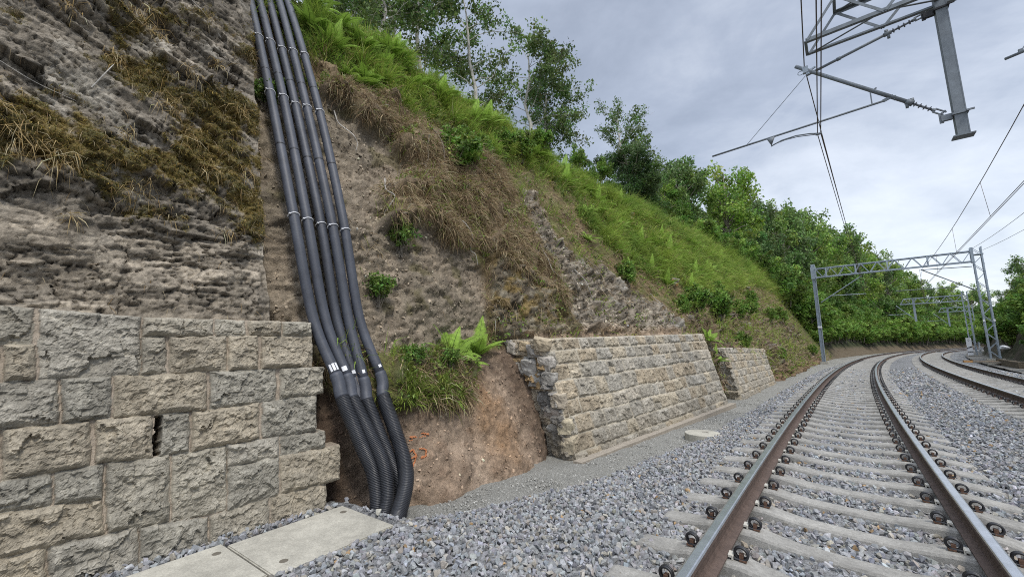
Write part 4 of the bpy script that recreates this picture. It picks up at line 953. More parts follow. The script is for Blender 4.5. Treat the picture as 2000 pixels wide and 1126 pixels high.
    mb = MB(); V = [(X(-.61), y, 5.53) for y in (-.02, .02)] + [(X(-.47), y, 5.54) for y in (-.02, .02)] + [(X(-.54), y, 5.37) for y in (-.02, .02)]
    mb.add(V, [(0, 1, 3, 2), (0, 2, 4), (1, 5, 3), (0, 4, 5, 1), (2, 3, 5, 4)]); mb.tube([(X(-.55), 0, 5.355), (X(-.36), 0, 5.42), (X(-.12), 0, 5.435), (X(.1), 0, 5.40), (X(.28), 0, 5.345)], .012, 7); mb.tube([(X(-.50), .0, 5.38), (X(-.3), .0, 5.41), (X(-.1), 0, 5.405), (X(.22), 0, 5.345)], .009, 6); mb.box((X(.24), 0, 5.345), (.1, .03, .035)); mb.build('steady_arm', M['galvdark'], root, True, org=org)
near_portal()
def simple_bracket(root, org, post, zs, node, reg, mt):
    """far cantilever: post u, (z top, z bottom), node (u,z), registration (u0,z0,u1,z1)"""
    mb = MB(); mb.tube([(post, 0, zs[0]), (node[0], 0, node[1])], .03, 6); mb.build('stay_tube', mt, root, org=org)
    mb = MB(); mb.tube([(post, 0, zs[1]), (node[0], 0, node[1])], .04, 6); mb.build('bracket_tube', mt, root, org=org)
    mb = MB(); mb.tube([(reg[0], 0, reg[1]), (reg[2], 0, reg[3])], .03, 6); mb.build('registration_tube', mt, root, org=org)
    d = (Vector((node[0], 0, node[1])) - Vector((post, 0, zs[1]))).normalized(); p = Vector((post, 0, zs[1])) + d * .15
    insulator(root, p, p + d * .3, r=.08, nr=3).build('insulator', M['insul'], root, org=org)
    mb = MB(); mb.tube([(node[0], 0, node[1] - .1), (reg[0] * .6 + reg[2] * .4, 0, reg[1])], .008, 4); mb.build('suspension_wire', M['galvdark'], root, org=org)
# far portal over both tracks
s = 45.; base = TP(s, 6.95, .15)
root = thing('catenary_portal', 'blue-grey portal spanning both tracks, single column left and lattice mast right', 'railway portal', base, -K * s); org = (6.95, 0, .15)
mb = MB(); x0 = -3.03
mb.box((x0 - .12, 0, 4.1), (.02, .26, 8.7)); mb.box((x0 + .12, 0, 4.1), (.02, .26, 8.7)); mb.box((x0, 0, 4.1), (.22, .014, 8.7)); mb.box((x0, 0, 7.65), (.36, .34, 1.1)); mb.box((x0, 0, -.22), (.5, .5, .03)); mb.build('column', M['galv'], root, org=org)
mb = MB(); mb.box((x0, 0, -.42), (.62, .62, .44)); mb.build('footing', M['concrete'], root, org=org)
mb = MB(); mb.box((x0, 0, 2.8), (.28, .29, .16)); mb.build('white_band', M['white'], root, org=org)
mb = MB(); lattice_mast(mb, 6.78, 0, .15, 8.25, .52, .085, .62); mb.box((6.78, 0, 7.7), (.6, .56, .06)); mb.build('mast', M['galv'], root, org=org)
mb = MB(); mb.box((6.5, -.27, 7.7), (.1, .04, 1.1)); mb.box((6.5, .27, 7.7), (.1, .04, 1.1)); mb.build('beam_bracket', M['galv'], root, org=org)
mb = MB(); mb.box((6.78, 0, -.15), (.85, .85, .6)); mb.build('footing', M['concrete'], root, org=org)
mb = MB()
for sx in (-.25, .25): mb.box((6.78 + sx, -.27, 2.85), (.1, .04, .14))
mb.build('white_band', M['white'], root, org=org)
mb = MB(); truss(mb, x0 + .15, 6.5, x0 + .15, 6.5, 0, .5, 7.18, 8.03, .085, .5); mb.build('lattice_beam', M['galv'], root, org=org)
for u in (-2.1, -.1, 1.9, 4.2):
    mb = MB(); mb.box((u, -.27, 7.6), (.1, .05, .85)); mb.build('beam_stiffener', M['galv'], root, org=org)
simple_bracket(root, org, x0 + .3, (4.98, 4.98), (.23, 6.99), (-1.91, 5.5, .36, 5.45), M['galv'])
simple_bracket(root, org, 6.45, (6.86, 5.08), (3.80, 6.98), (2.18, 5.48, 5.6, 5.43), M['galvdark'])
# third and fourth portals, beyond
for s, ub, x0, post, zt, label, zb in ((70.6, 7.0, 1.5, 2.72, 6.1, 'smaller one-legged portal seen under the big one, white board on its mast', -.2), (96., 7.1, 3.6, 4.62, 6.2, 'most distant portal, half lost against the trees', -.3)):
    base = TP(s, ub, zb); root = thing('catenary_portal', label, 'railway portal', base, -K * s); org = (ub, 0, zb)
    mb = MB(); lattice_mast(mb, ub, 0, zb, 7.15, .5, .09, .62); mb.build('mast', M['galv'], root, org=org)
    mb = MB(); truss(mb, x0, ub - .2, x0 + .4, ub - .2, 0, .5, zt - .05, zt + .7, .09, .55); mb.build('lattice_beam', M['galv'], root, org=org)
    mb = MB(); mb.box((post, 0, 5.3), (.2, .2, 2.75)); mb.build('drop_post', M['galv'], root, org=org)
    mb = MB(); mb.box((ub, 0, zb - .1), (.8, .8, .4)); mb.build('footing', M['concrete'], root, org=org)
    simple_bracket(root, org, post - .12, (4.25, 4.25), (post - 1.6, 6.0), (post - 2.4, 4.87, post - .5, 4.87), M['galv'])
# wires
def wire(name, label, cat, pts, r, drops=None, group=None):
    root = thing(name, label, cat, pts[0], group=group)
    for P_, nm, rr in [(pts, 'wire', r)] + [(d, 'dropper', .006) for d in (drops or [])]:
        mb = MB(); mb.tube(P_, rr, 5); mb.build(nm, M['copper'], root, True, org=pts[0])
def sag(a, b, f, n=12):
    return [tuple(np.array(a) + (np.array(b) - np.array(a)) * t - np.array([0, 0, 4 * f * t * (1 - t)])) for t in np.linspace(0, 1, n)]
sup = [-26, 9.52, 45, 70.6, 96, 122, 150]
c1 = [.2, .17, .3, -.2, .2, -.2, .2]; m1 = [.15, .045, .23, 0, 0, 0, 0]
mess, con, con2, dr = [], [], [], []
for i in range(len(sup) - 1):
    a, b = sup[i], sup[i + 1]
    mm = sag(TP(a, m1[i], 6.82 if i else 7.6), TP(b, m1[i + 1], 6.82), .45); ca = sag(TP(a, c1[i], 5.33), TP(b, c1[i + 1], 5.38), 0)
    mess += mm; con += ca; con2 += [(x - .05, y + .01, z + .0) for x, y, z in ca]
    for t in ((.25, .42, .58, .75) if i else (.85,)):
        j = t * 11; f0 = lambda L_: tuple(np.array([np.interp(j, range(12), [q[k] for q in L_]) for k in range(3)])); dr.append([f0(mm), f0(ca)])
wire('messenger_wire', 'upper carrying wire above the nearer track with thin droppers to the contact wires', 'overhead wire', mess, .010, dr, 'overhead wires')
wire('contact_wire', 'left one of the twin contact wires held by the nearest steady arm', 'overhead wire', con2, .008, None, 'overhead wires')
wire('contact_wire', 'right one of the twin contact wires held by the nearest steady arm', 'overhead wire', con, .008, None, 'overhead wires')
mess, con, con2, dr = [], [], [], []
for i in range(len(sup) - 1):
    a, b = sup[i], sup[i + 1]
    mm = sag(TP(a, 3.7, 7.), TP(b, 3.78, 6.98), .45); ca = sag(TP(a, 3.9 if i % 2 else 3.6, 5.42), TP(b, 3.6 if i % 2 else 3.9, 5.42), 0)
    mess += mm; con += ca; con2 += [(x + .05, y, z) for x, y, z in ca]
    for t in (.14, .3, .5, .7):
        j = t * 11; f0 = lambda L_: tuple(np.array([np.interp(j, range(12), [q[k] for q in L_]) for k in range(3)])); dr.append([f0(mm), f0(ca)])
wire('messenger_wire', 'upper carrying wire above the farther track, entering at the right edge highest of the bundle', 'overhead wire', mess, .011, dr, 'overhead wires')
wire('contact_wire', 'left one of the paired contact wires above the farther track', 'overhead wire', con, .009, None, 'overhead wires')
wire('contact_wire', 'right one of the paired contact wires above the farther track', 'overhead wire', con2, .009, None, 'overhead wires')
wire('feeder_wire', 'upper of two single wires sloping from the big mast top to the right edge', 'overhead wire', sag(TP(45, 6.6, 8.2), TP(9.5, 6.6, 7.7), .5) , .011, None, 'overhead wires')
wire('feeder_wire', 'lower of two single wires sloping from the big mast top to the right edge', 'overhead wire', sag(TP(45, 7.1, 8.0), TP(9.5, 7.9, 7.7), .6), .011, None, 'overhead wires')
# cantilever of the farther track poking in at the right edge
root = thing('cantilever_bracket', 'tip of another cantilever tube poking in at the upper right edge', 'cantilever', (2.75, 9.6, 5.72))
mb = MB(); mb.tube([(2.66, 9.5, 5.76), (5.6, 9.5, 6.35)], .022, 10); mb.build('registration_tube', M['galvdark'], root, True, org=(2.75, 9.6, 5.72))
mb = MB(); mb.tube([(2.82, 9.5, 5.80), (2.95, 9.5, 6.0), (3.6, 9.5, 6.9)], .007, 5); mb.box((2.83, 9.5, 5.82), (.05, .03, .06)); mb.build('suspension_wire', M['galvdark'], root, org=(2.75, 9.6, 5.72))
# kilometre board on the third mast, small post, timber and odds by the big mast
b0 = TP(69.9, 6.72, -.1)
root = thing('marker_board', 'tall white board with two black stripes at the foot of the second lattice mast', 'railway sign', b0, -K * 70 - .12)
mb = MB(); mb.box((0, 0, .95), (.42, .03, 1.95)); mb.build('panel', M['white'], root)
mb = MB(); mb.bar((-.215, -.02, .78), (.215, -.02, .95), .02, .09, (0, 0, 1)); mb.bar((-.215, -.02, .36), (.215, -.02, .38), .02, .08, (0, 0, 1))
mb.bar((-.07, -.02, 1.72), (.02, -.02, 1.78), .012, .035); mb.bar((.05, -.02, 1.62), (.05, -.02, 1.8), .03, .012); mb.bar((-.05, -.02, 1.6), (.03, -.02, 1.6), .012, .03); mb.build('black_marking', M['black'], root)
b0 = TP(88, 7.6, -.3)
root = thing('trackside_post', 'thin white post with a white lamp box, standing between the two lattice masts', 'post', b0, -K * 88)
mb = MB(); mb.tube([(0, 0, 0), (0, 0, 3.2)], .05, 8); mb.build('pole', M['white'], root)
mb = MB(); mb.box((.05, 0, .75), (.42, .3, .4)); mb.box((.02, 0, .75), (.2, .34, .3)); mb.build('box', M['white'], root)
mb = MB(); mb.box((-.06, 0, 3.2), (.3, .2, .2)); mb.build('lamp_head', M['white'], root)
b0 = TP(46.5, 7.4, .9)
root = thing('cable_cover', 'crumpled white cover seen through the lower bays of the big lattice mast', 'cover', b0)
bm = bmesh.new(); bmesh.ops.create_icosphere(bm, subdivisions=3, radius=.27)
for v in bm.verts:
    v.co *= 1 + .25 * math.sin(v.co.x * 9 + v.co.z * 7); v.co.z *= .55
me = bpy.data.meshes.new('sheet'); bm.to_mesh(me); bm.free(); me.materials.append(M['white']); link('sheet', me, root)
for k, (s, u, L_, a, lab) in enumerate(((43.2, 6.0, 1.9, .15, 'orange-brown timber plank lying on stone left of the big lattice mast'), (42.6, 6.3, 1.6, -.1, 'darker timber lying just before the orange-brown plank'))):
    p = TP(s, u, -.02 - .0 * k); mb = MB(); mb.box((0, 0, 0), (L_, .22, .14)); mb.box((.1, .16, .03), (L_ * .8, .1, .08)); o = mb.build('timber', M['wood'] if k == 0 else M['bark'], None); o.location = p; o.rotation_euler = (0, .03, a); tag(o, lab, 'timber')
# low concrete retaining kerb below the big mast
mb = MB(); 
for s in np.arange(38, 44.6, 1.1): p = TP(s, 6.9, -.1); mb.box(p, (.3, 1.08, .5))
tag(mb.build('kerb_blocks', M['earth']), 'dark mossy kerb of blocks in front of the big lattice mast', 'kerb')
# right bank
sr = np.concatenate([np.arange(8, 60, .4), np.arange(60, 262, 2.)]); ur = np.concatenate([np.linspace(6.3, 7.6, 6)[:-1], np.linspace(7.6, 12, 60), np.linspace(12.5, 60, 8)])
S4, U4 = np.meshgrid(sr, ur, indexing='ij')
f0 = np.interp(S4, [8, 40, 50, 60, 90, 260], [9.0, 8.2, 7.9, 7.75, 7.9, 7.9])
Z4 = np.interp(np.clip(U4 - f0, -2, 60), [-2, -.3, 0, .5, 1.2, 2.5, 5, 60], [-.25, -.2, -.05, 1.0, 2.3, 3.6, 5.0, 8])
W4 = TP(S4, U4, Z4); b1 = fbm(W4 * .6 + 4, 4); b2 = fbm(W4 * 2.5, 3); W4[..., 0] += (.35 * b1 + .14 * b2) * sst(-.2, .5, Z4); W4[..., 2] += (.2 * b1 + .05 * b2) * sst(-.5, .6, Z4)
cr = lerp(lerp(C3(.075, .062, .042), C3(.045, .05, .022), sst(-.2, .3, b1)[..., None]), C3(.12, .10, .07), sst(.1, .5, b2)[..., None]); cr = lerp(C3(.20, .19, .17), cr, sst(-.22, .0, Z4)[..., None])
me = npmesh('bank', W4.reshape(-1, 3), gridfaces(*S4.shape), M['soil'], col=cr.reshape(-1, 3), smooth=True)
tag(link('bank', me), kind='structure')
# ------------------------------------------------------------------ vegetation
def leaf_mesh(name, C_, n, spread, size, cols, r, droop=.3, jit=.25, elong=1.6, flat=1.):
    """n small leaves round every cluster centre"""
    C_ = np.asarray(C_); k = len(C_); sp = np.broadcast_to(np.asarray(spread, float), (k,)); sz = np.broadcast_to(np.asarray(size, float), (k,))
    g = r.normal(size=(k, n, 3)); g /= np.linalg.norm(g, axis=-1)[..., None]; g *= (r.random((k, n, 1)) ** .45)
    g[..., 2] *= flat
    P = (C_[:, None] + g * sp[:, None, None]).reshape(-1, 3); m = len(P)
    s = np.repeat(sz, n) * r.uniform(.6, 1.35, m)
    d = r.normal(size=(m, 3)); d[:, 2] -= droop; d /= np.linalg.norm(d, axis=1)[:, None]
    q = r.normal(size=(m, 3)); w_ = np.cross(d, q); w_ /= np.linalg.norm(w_, axis=1)[:, None] + 1e-9
    nn = np.cross(d, w_)
    a = P; b = P + d * (s * .45)[:, None] + w_ * (s / elong / 2)[:, None] + nn * (s * .08)[:, None]; c = P + d * s[:, None] - nn * (s * .12)[:, None]; e_ = P + d * (s * .45)[:, None] - w_ * (s / elong / 2)[:, None] + nn * (s * .08)[:, None]
    V = np.stack([a, b, c, e_], 1).reshape(-1, 3); F = np.arange(m * 4).reshape(m, 4)
    cc = np.repeat(np.asarray(cols), n, 0) if np.ndim(cols) == 2 else np.broadcast_to(cols, (m, 3))
    cc = cc * np.exp(r.normal(0, jit, m))[:, None] * (1 + r.normal(0, .06, (m, 3)))
    return npmesh(name, V, F, M['leaf'], col=np.repeat(np.clip(cc, .006, .5), 4, 0))
def branchy(H, r, kind):
    """returns trunk MB and list of (point, weight) on branches"""
    mb = MB(); tips = []
    if kind == 'birch':
        k = 8; pts = [(0, 0, -.6)] ; x = y = 0
        for i in range(1, k + 1):
            x += r.normal(0, .012 * H); y += r.normal(0, .012 * H); pts.append((x, y, H * i / k * .97))
        mb.tube(pts, [.0155 * H * (1 - .9 * i / k) + .004 for i in range(k + 1)], 8); tp = catmull(pts, 6)
        nb = 24
        for j in range(nb):
            f = .40 + .56 * (j + r.random() * .8) / nb; i = min(int(f * (len(tp) - 1)), len(tp) - 1); p0 = tp[i]
            a = r.uniform(0, 2 * PI); L_ = H * (.25 * math.sin(PI * min(1, (1.08 - f) * 1.05)) ** .8 + .05) * r.uniform(.6, 1.15); el = r.uniform(.45, 1.0)
            d = np.array([math.cos(a) * math.cos(el), math.sin(a) * math.cos(el), math.sin(el)]); q = [p0]
            for t in range(5): d = d + r.normal(0, .16, 3) + np.array([0, 0, -.10]); d /= np.linalg.norm(d); q.append(q[-1] + d * L_ / 5)
            mb.tube(q, np.linspace(.0035 * H * (1 - f * .6), .004, 6), 5, cap=False)
            for t in (2, 3, 4, 5): tips.append((q[t], .040 * H)); 
            for t in (2, 3, 4):
                dd = r.normal(size=3) * .6 + d; dd /= np.linalg.norm(dd); e_ = q[t] + dd * L_ * .3; mb.tube([q[t], (q[t] + e_) / 2 + r.normal(0, .01 * H, 3), e_], [.006, .005, .003], 4, cap=False); tips.append((e_, .032 * H)); tips.append(((q[t] + e_) / 2, .028 * H))
        tips.append((tp[-1], .04 * H)); tips.append((tp[-1] + np.array([0, 0, .02 * H]), .03 * H))
    elif kind == 'broad':
        pts = [(0, 0, -.8), (.01 * H, 0, .25 * H), (0, .02 * H, .55 * H), (.02 * H, 0, .85 * H)]; mb.tube(pts, [.024 * H, .018 * H, .011 * H, .003 * H], 8)
        for j in range(44):
            f = r.uniform(.16, .92); rad = H * .27 * math.sin(PI * min(1., max(.12, (f - .06) / .98))) ** .7 * r.uniform(.35, 1.1); a = r.uniform(0, 2 * PI)
            p0 = np.array([0, 0, f * H * .75]); e_ = np.array([rad * math.cos(a), rad * math.sin(a), f * H + r.normal(0, .03 * H)]); md = (p0 + e_) / 2 + r.normal(0, .02 * H, 3)
            mb.tube([p0, md, e_], [.006 * H, .004 * H, .0015 * H], 5, cap=False); tips.append((e_, .07 * H)); tips.append((md * .4 + e_ * .6 + r.normal(0, .03 * H, 3), .065 * H)); tips.append((e_ + r.normal(0, .05 * H, 3), .05 * H))
    else:
        for j in range(int(26)):
            a = r.uniform(0, 2 * PI); rad = H * r.uniform(.1, .62); zt = H * r.uniform(.35, 1.0) * (1 - .35 * (rad / H)); p0 = np.array([r.normal(0, .06 * H), r.normal(0, .06 * H), -.3]); e_ = np.array([rad * math.cos(a), rad * math.sin(a), zt]); md = (p0 + e_) / 2 + np.array([0, 0, .12 * H])
            mb.tube([p0, md, e_], [.014 * H, .009 * H, .003 * H], 5, cap=False); tips += [(e_, .15 * H), (md * .45 + e_ * .55, .16 * H), (e_ + r.normal(0, .1 * H, 3), .11 * H), (md + r.normal(0, .08 * H, 3), .16 * H)]
    return mb, tips
def plant_proto(H, seed, kind, nleaf, size, base, bark):
    r = np.random.default_rng(seed); mb, tips = branchy(H, r, kind)
    P = np.array([t[0] for t in tips]); w_ = np.array([t[1] for t in tips])
    k = r.random(len(P)) > (.36 if kind == 'birch' else .05); P, w_ = P[k], w_[k]
    cols = np.array(base) * np.exp(r.normal(0, .22, len(P)))[:, None] * (1 + r.normal(0, .08, (len(P), 3)))
    return mb.mesh('trunk', M[bark], True), leaf_mesh('crown', P, nleaf, w_, size, cols, r)
def place(name, proto, loc, sc, rz, label, cat, group=None, parts=('trunk', 'crown')):
    root = thing(name, label, cat, loc, rz, group); root.scale = (sc if hasattr(sc, '__len__') else (sc,) * 3)
    for nm, me in zip(parts, proto): link(nm, me, root)
    return root
BI = [plant_proto(10, 100 + i, 'birch', 30, .16, (.12, .18, .055), 'birch') for i in range(5)]
def tloc(s, u, dz=0.):
    _, z = slope_base(np.array([float(s)]), np.array([7.5])); uu = np.array([float(u)]); 
    # height of the plateau at this offset
    t = np.linspace(7, 9, 60); U_, Z_ = slope_base(np.full(60, float(s)), t); zz = np.interp(-u, -U_, Z_)
    return TP(s, u, zz + dz)
BL = [('b', 7.4, -13, 8.6, 'bare-stemmed birch nearest the pipes on the skyline, crown out of frame'), ('b', 8.1, -13, 9.4, 'second birch stem from the pipes on the skyline, crown out of frame'), ('b', 9.3, -14, 10, 'third birch from the pipes, leafy down to the ferns'),
      ('b', 10.1, -13, 10.6, 'forked birch in the middle of the upper left row, top out of frame'), ('b', 12.6, -13, 10.4, 'tall birch whose crown just touches the top edge, left of the lone clump'), ('b', 15.1, -14, 7.0, 'shorter dark birch filling the gap left of the pale-stemmed birch'),
      ('b', 16.4, -12, 10.6, 'tall birch with a straight pale trunk at the centre of the skyline clump'), ('b', 17.8, -12.3, 9.6, 'leaning birch at the right of the skyline clump'), ('b', 19.0, -12.6, 8.6, 'outermost right birch of the skyline clump with a low drooping branch'), 
      ('b', 27.8, -12, 11.2, 'feathery tall birch rising above the dark round tree'), ('b', 28.6, -13, 9.8, 'second feathery birch just behind the tall one above the dark round tree')]
for i, (_, s, u, H, lab) in enumerate(BL):
    place('birch_tree', BI[(i * 2) % 5], tloc(s, u), (H / 10 * random.uniform(.9, 1.05), H / 10, H / 10), random.uniform(0, 6), lab, 'tree', 'birches along the top of the cutting')
DK = plant_proto(5, 201, 'broad', 150, .10, (.075, .13, .042), 'bark')
place('dense_tree', DK, tloc(21.9, -9), (1.35, 1.35, 1.0), .5, 'dense dark green round tree on the skyline under the feathery birch', 'tree')
place('dense_tree', DK, tloc(24.5, -9.5), (1.2, 1.2, .9), 2.5, 'dense dark tree joined to the right of the round one', 'tree')
BR = [plant_proto(10, 300 + i, 'broad', 62, .26, c_, 'bark') for i, c_ in enumerate(((.22, .34, .06), (.13, .215, .06), (.18, .28, .06), (.11, .18, .06)))]
LGT = plant_proto(5, 320, 'broad', 90, .15, (.15, .24, .045), 'bark')
for s, u, H, me, lab in ((17.7, -10, 3.4, LGT, 'small light green tree right of the birch clump'), (19.2, -9.5, 3.2, LGT, 'low light green tree before the dark round tree'), (27.4, -9, 4.4, LGT, 'bright green tree right of the dark round tree'), (29.5, -9.5, 4.8, LGT, 'second bright green tree right of the dark round tree')):
    place('leafy_tree', me, tloc(s, u), H / 5, random.uniform(0, 6), lab, 'tree')
WL = [(33.5, -10, 7.2, 1), (36, -12, 8.2, 3), (39.6, -8.4, 8.4, 0), (43, -10, 7.4, 0), (41, -14, 10, 1), (48, -10, 9.0, 3), (52, -11, 10.5, 1), (56, -9.5, 10.0, 3), (60, -12, 11.6, 1), (64, -10.5, 11, 2), (70, -10, 12.5, 1), (75, -12, 13.5, 3), (80, -9.5, 12.5, 2), (84, -11, 14, 1),
      (90, -10, 13.5, 0), (96, -12, 15.5, 2), (101, -10, 16, 1), (108, -12, 16.5, 2), (115, -10, 15.5, 0), (123, -11, 17.5, 2), (131, -12, 17, 3), (139, -10, 16, 2), (147, -12, 16, 0), (155, -11, 14, 2), (163, -10, 12, 0), (172, -12, 12, 1), (182, -10, 12, 2), (193, -11, 13, 0), (204, -10, 12, 1), (216, -12, 13, 2), (230, -10, 13, 3), (245, -11, 14, 0)]
for i, (s, u, H, v) in enumerate(WL):
    if i == 2: lab = 'big light green tree standing out from the dark wood on the slope'
    elif s < 60: lab = 'dark leafy tree in the wood just left of the portal column' if v != 0 else 'light green tree beside the big light one'
    elif s < 100: lab = 'tall leafy tree of the wood behind the portal beam'
    elif s < 160: lab = 'tall tree of the far wood falling towards the bend'
    else: lab = 'distant tree closing the view round the bend'
    H *= 1.28 if s < 105 else 1.1
    place('leafy_tree', BR[v], tloc(s, u), (H / 10 * random.uniform(.75, 1.05), H / 10 * random.uniform(.75, 1.05), H / 10), random.uniform(0, 6), lab, 'tree', 'wood beyond the cutting' )
SH = [plant_proto(2, 400 + i, 'shrub', 70, .15, c_, 'bark') for i, c_ in enumerate(((.15, .265, .048), (.12, .215, .045), (.17, .28, .05)))]
def on_face(s, t):
    U_, Z_ = slope_base(np.array([float(s)]), np.array([float(t)])); return TP(s, U_[0], Z_[0])
k = 0
for s in np.concatenate([np.arange(25, 60, 1.55)]):
    t = np.interp(s, [25, 35, 45, 55, 62], [7.35, 7.2, 7.0, 6.6, 6.0]) + random.uniform(-.12, .2); H = np.interp(s, [25, 40, 60], [1.5, 2.4, 3.2]) * random.uniform(.8, 1.25)
    place('leafy_shrub', SH[k % 3], on_face(s, t), H / 2, random.uniform(0, 6), 'bright green shrub in the hedge along the crest left of the portal column', 'shrub', 'hedge along the crest'); k += 1
for s in np.arange(50, 250, 3.1):
    for t in (4.2, 5.6, 7.0):
        if s < 58 and t < 6: continue
        H = random.uniform(2.4, 4.2) * (1 + (s > 120) * .4)
        place('leafy_shrub', SH[k % 3], on_face(s + random.uniform(-1, 1), t + random.uniform(-.4, .4)), (H / 2 * 1.2, H / 2 * 1.2, H / 2), random.uniform(0, 6), 'green shrub in the thicket covering the far slope right of the portal column', 'shrub', 'thicket on the far slope'); k += 1
for s in np.arange(34, 130, 3.2):
    for du, z_ in ((.6, 1.2), (1.6, 3.0), (3.6, 4.6)):
        if random.random() < (.45 if z_ < 2 else .1): continue
        f0_ = np.interp(s, [8, 40, 50, 60, 90, 260], [9.0, 8.2, 7.9, 7.75, 7.9, 7.9]); H = random.uniform(1.2, 2.6)
        place('leafy_shrub', SH[1 + k % 2 if k % 5 else 0], TP(s, f0_ + du, z_ - .1), H / 2, random.uniform(0, 6), 'dark green shrub on the shady bank at the right edge', 'shrub', 'shrubs on the right bank'); k += 1
for s, u, H in ((52, 12.5, 7.5), (57, 14, 8.5), (66, 13.5, 7.5), (78, 12.5, 7.), (95, 13, 7), (112, 13, 8), (130, 12, 8)):
    place('leafy_tree', BR[k % 4], TP(s, u, 5.), H / 10, random.uniform(0, 6), 'tree above the shady bank at the right edge', 'tree', 'trees on the right bank'); k += 1
place('birch_tree', BI[2], TP(47, 13.2, 4.8), .62, 1., 'thin sparse tree with bare twigs at the right edge', 'tree')

# ferns: each its own thing
def fern_proto(seed, L_, nf, up):
    r = np.random.default_rng(seed); V = []; F = []; Cc = []; mb = MB()
    for k_ in range(nf):
        a = 2 * PI * k_ / nf + r.normal(0, .25); el = up + r.normal(0, .18); ln = L_ * r.uniform(.7, 1.1); pts = [np.zeros(3)]; d = np.array([math.cos(a) * math.cos(el), math.sin(a) * math.cos(el), math.sin(el)])
        for i in range(14): d = d + np.array([0, 0, -.055 - .004 * i]); d /= np.linalg.norm(d); pts.append(pts[-1] + d * ln / 14)
        pts = np.array(pts); mb.tube(pts, np.linspace(.006, .002, 15), 4, cap=False); fp = resample(pts, ln / 34); g = np.array([.24, .38, .06]) * r.uniform(.75, 1.25)
        for i in range(4, len(fp) - 1):
            f = i / len(fp); t = fp[min(i + 1, len(fp) - 1)] - fp[i - 1]; t /= np.linalg.norm(t); sd = np.cross(t, (0, 0, 1)); sd /= np.linalg.norm(sd) + 1e-9; nn = np.cross(sd, t)
            wl_ = ln * .24 * math.sin(PI * min(1, .12 + f * .9)) ** .8 * (1.15 - .7 * f)
            for sg_ in (-1, 1):
                o = len(V); dr = sd * sg_ * .93 + t * .36 - nn * .12; p = fp[i]; e_ = p + dr * wl_; hw = t * ln * .0125
                V += [p - hw, p + dr * wl_ * .5 - hw * 1.1 + nn * .006, e_ - np.array([0, 0, wl_ * .12]), p + dr * wl_ * .5 + hw * 1.1 + nn * .006, p + hw]; F += [[o, o + 1, o + 3, o + 4], [o + 1, o + 2, o + 3, o + 3]]; Cc += [g * r.uniform(.8, 1.2)] * 5
    F4 = np.array([f for f in F if f[2] != f[3]]); F3 = np.array([f[:3] for f in F if f[2] == f[3]])
    return npmesh('fronds', np.array(V), [F4, F3], M['blade'], col=np.array(Cc)), mb.mesh('stems', M['blade'])
FE = [fern_proto(500, .62, 11, .95), fern_proto(501, .7, 9, 1.05), fern_proto(502, .55, 10, .8)]
for m_ in FE:
    a_ = m_[1].attributes.new('Col', 'FLOAT_COLOR', 'POINT'); a_.data.foreach_set('color', [.10, .15, .04, 1] * len(m_[1].vertices))
def fern(s, t, sc, v, label, lean=.35, group=None):
    p, nn = on_slope(s, t); root = place('fern', FE[v], p - nn * .02, sc, 0, label, 'fern', group, ('fronds', 'stems')); root.rotation_euler = (0, lean, random.uniform(-.4, .4)); return root
fern(4.45, 3.9, 1.15, 0, 'large bright fern with arching fronds above the grass tuft by the hoses', .3)
fern(4.98, 3.6, .95, 1, 'second fern standing against the rock beside the wall end', .2)
fern(4.6, 3.3, .6, 2, 'small low fern in front of the large bright one', .5)
fl = ['tall fern on the crest immediately right of the pipes', 'fern below the tall crest fern right of the pipes', 'upright fern on the earth edge right of the pipes', 'fern with a pale frond at the edge of bare earth']
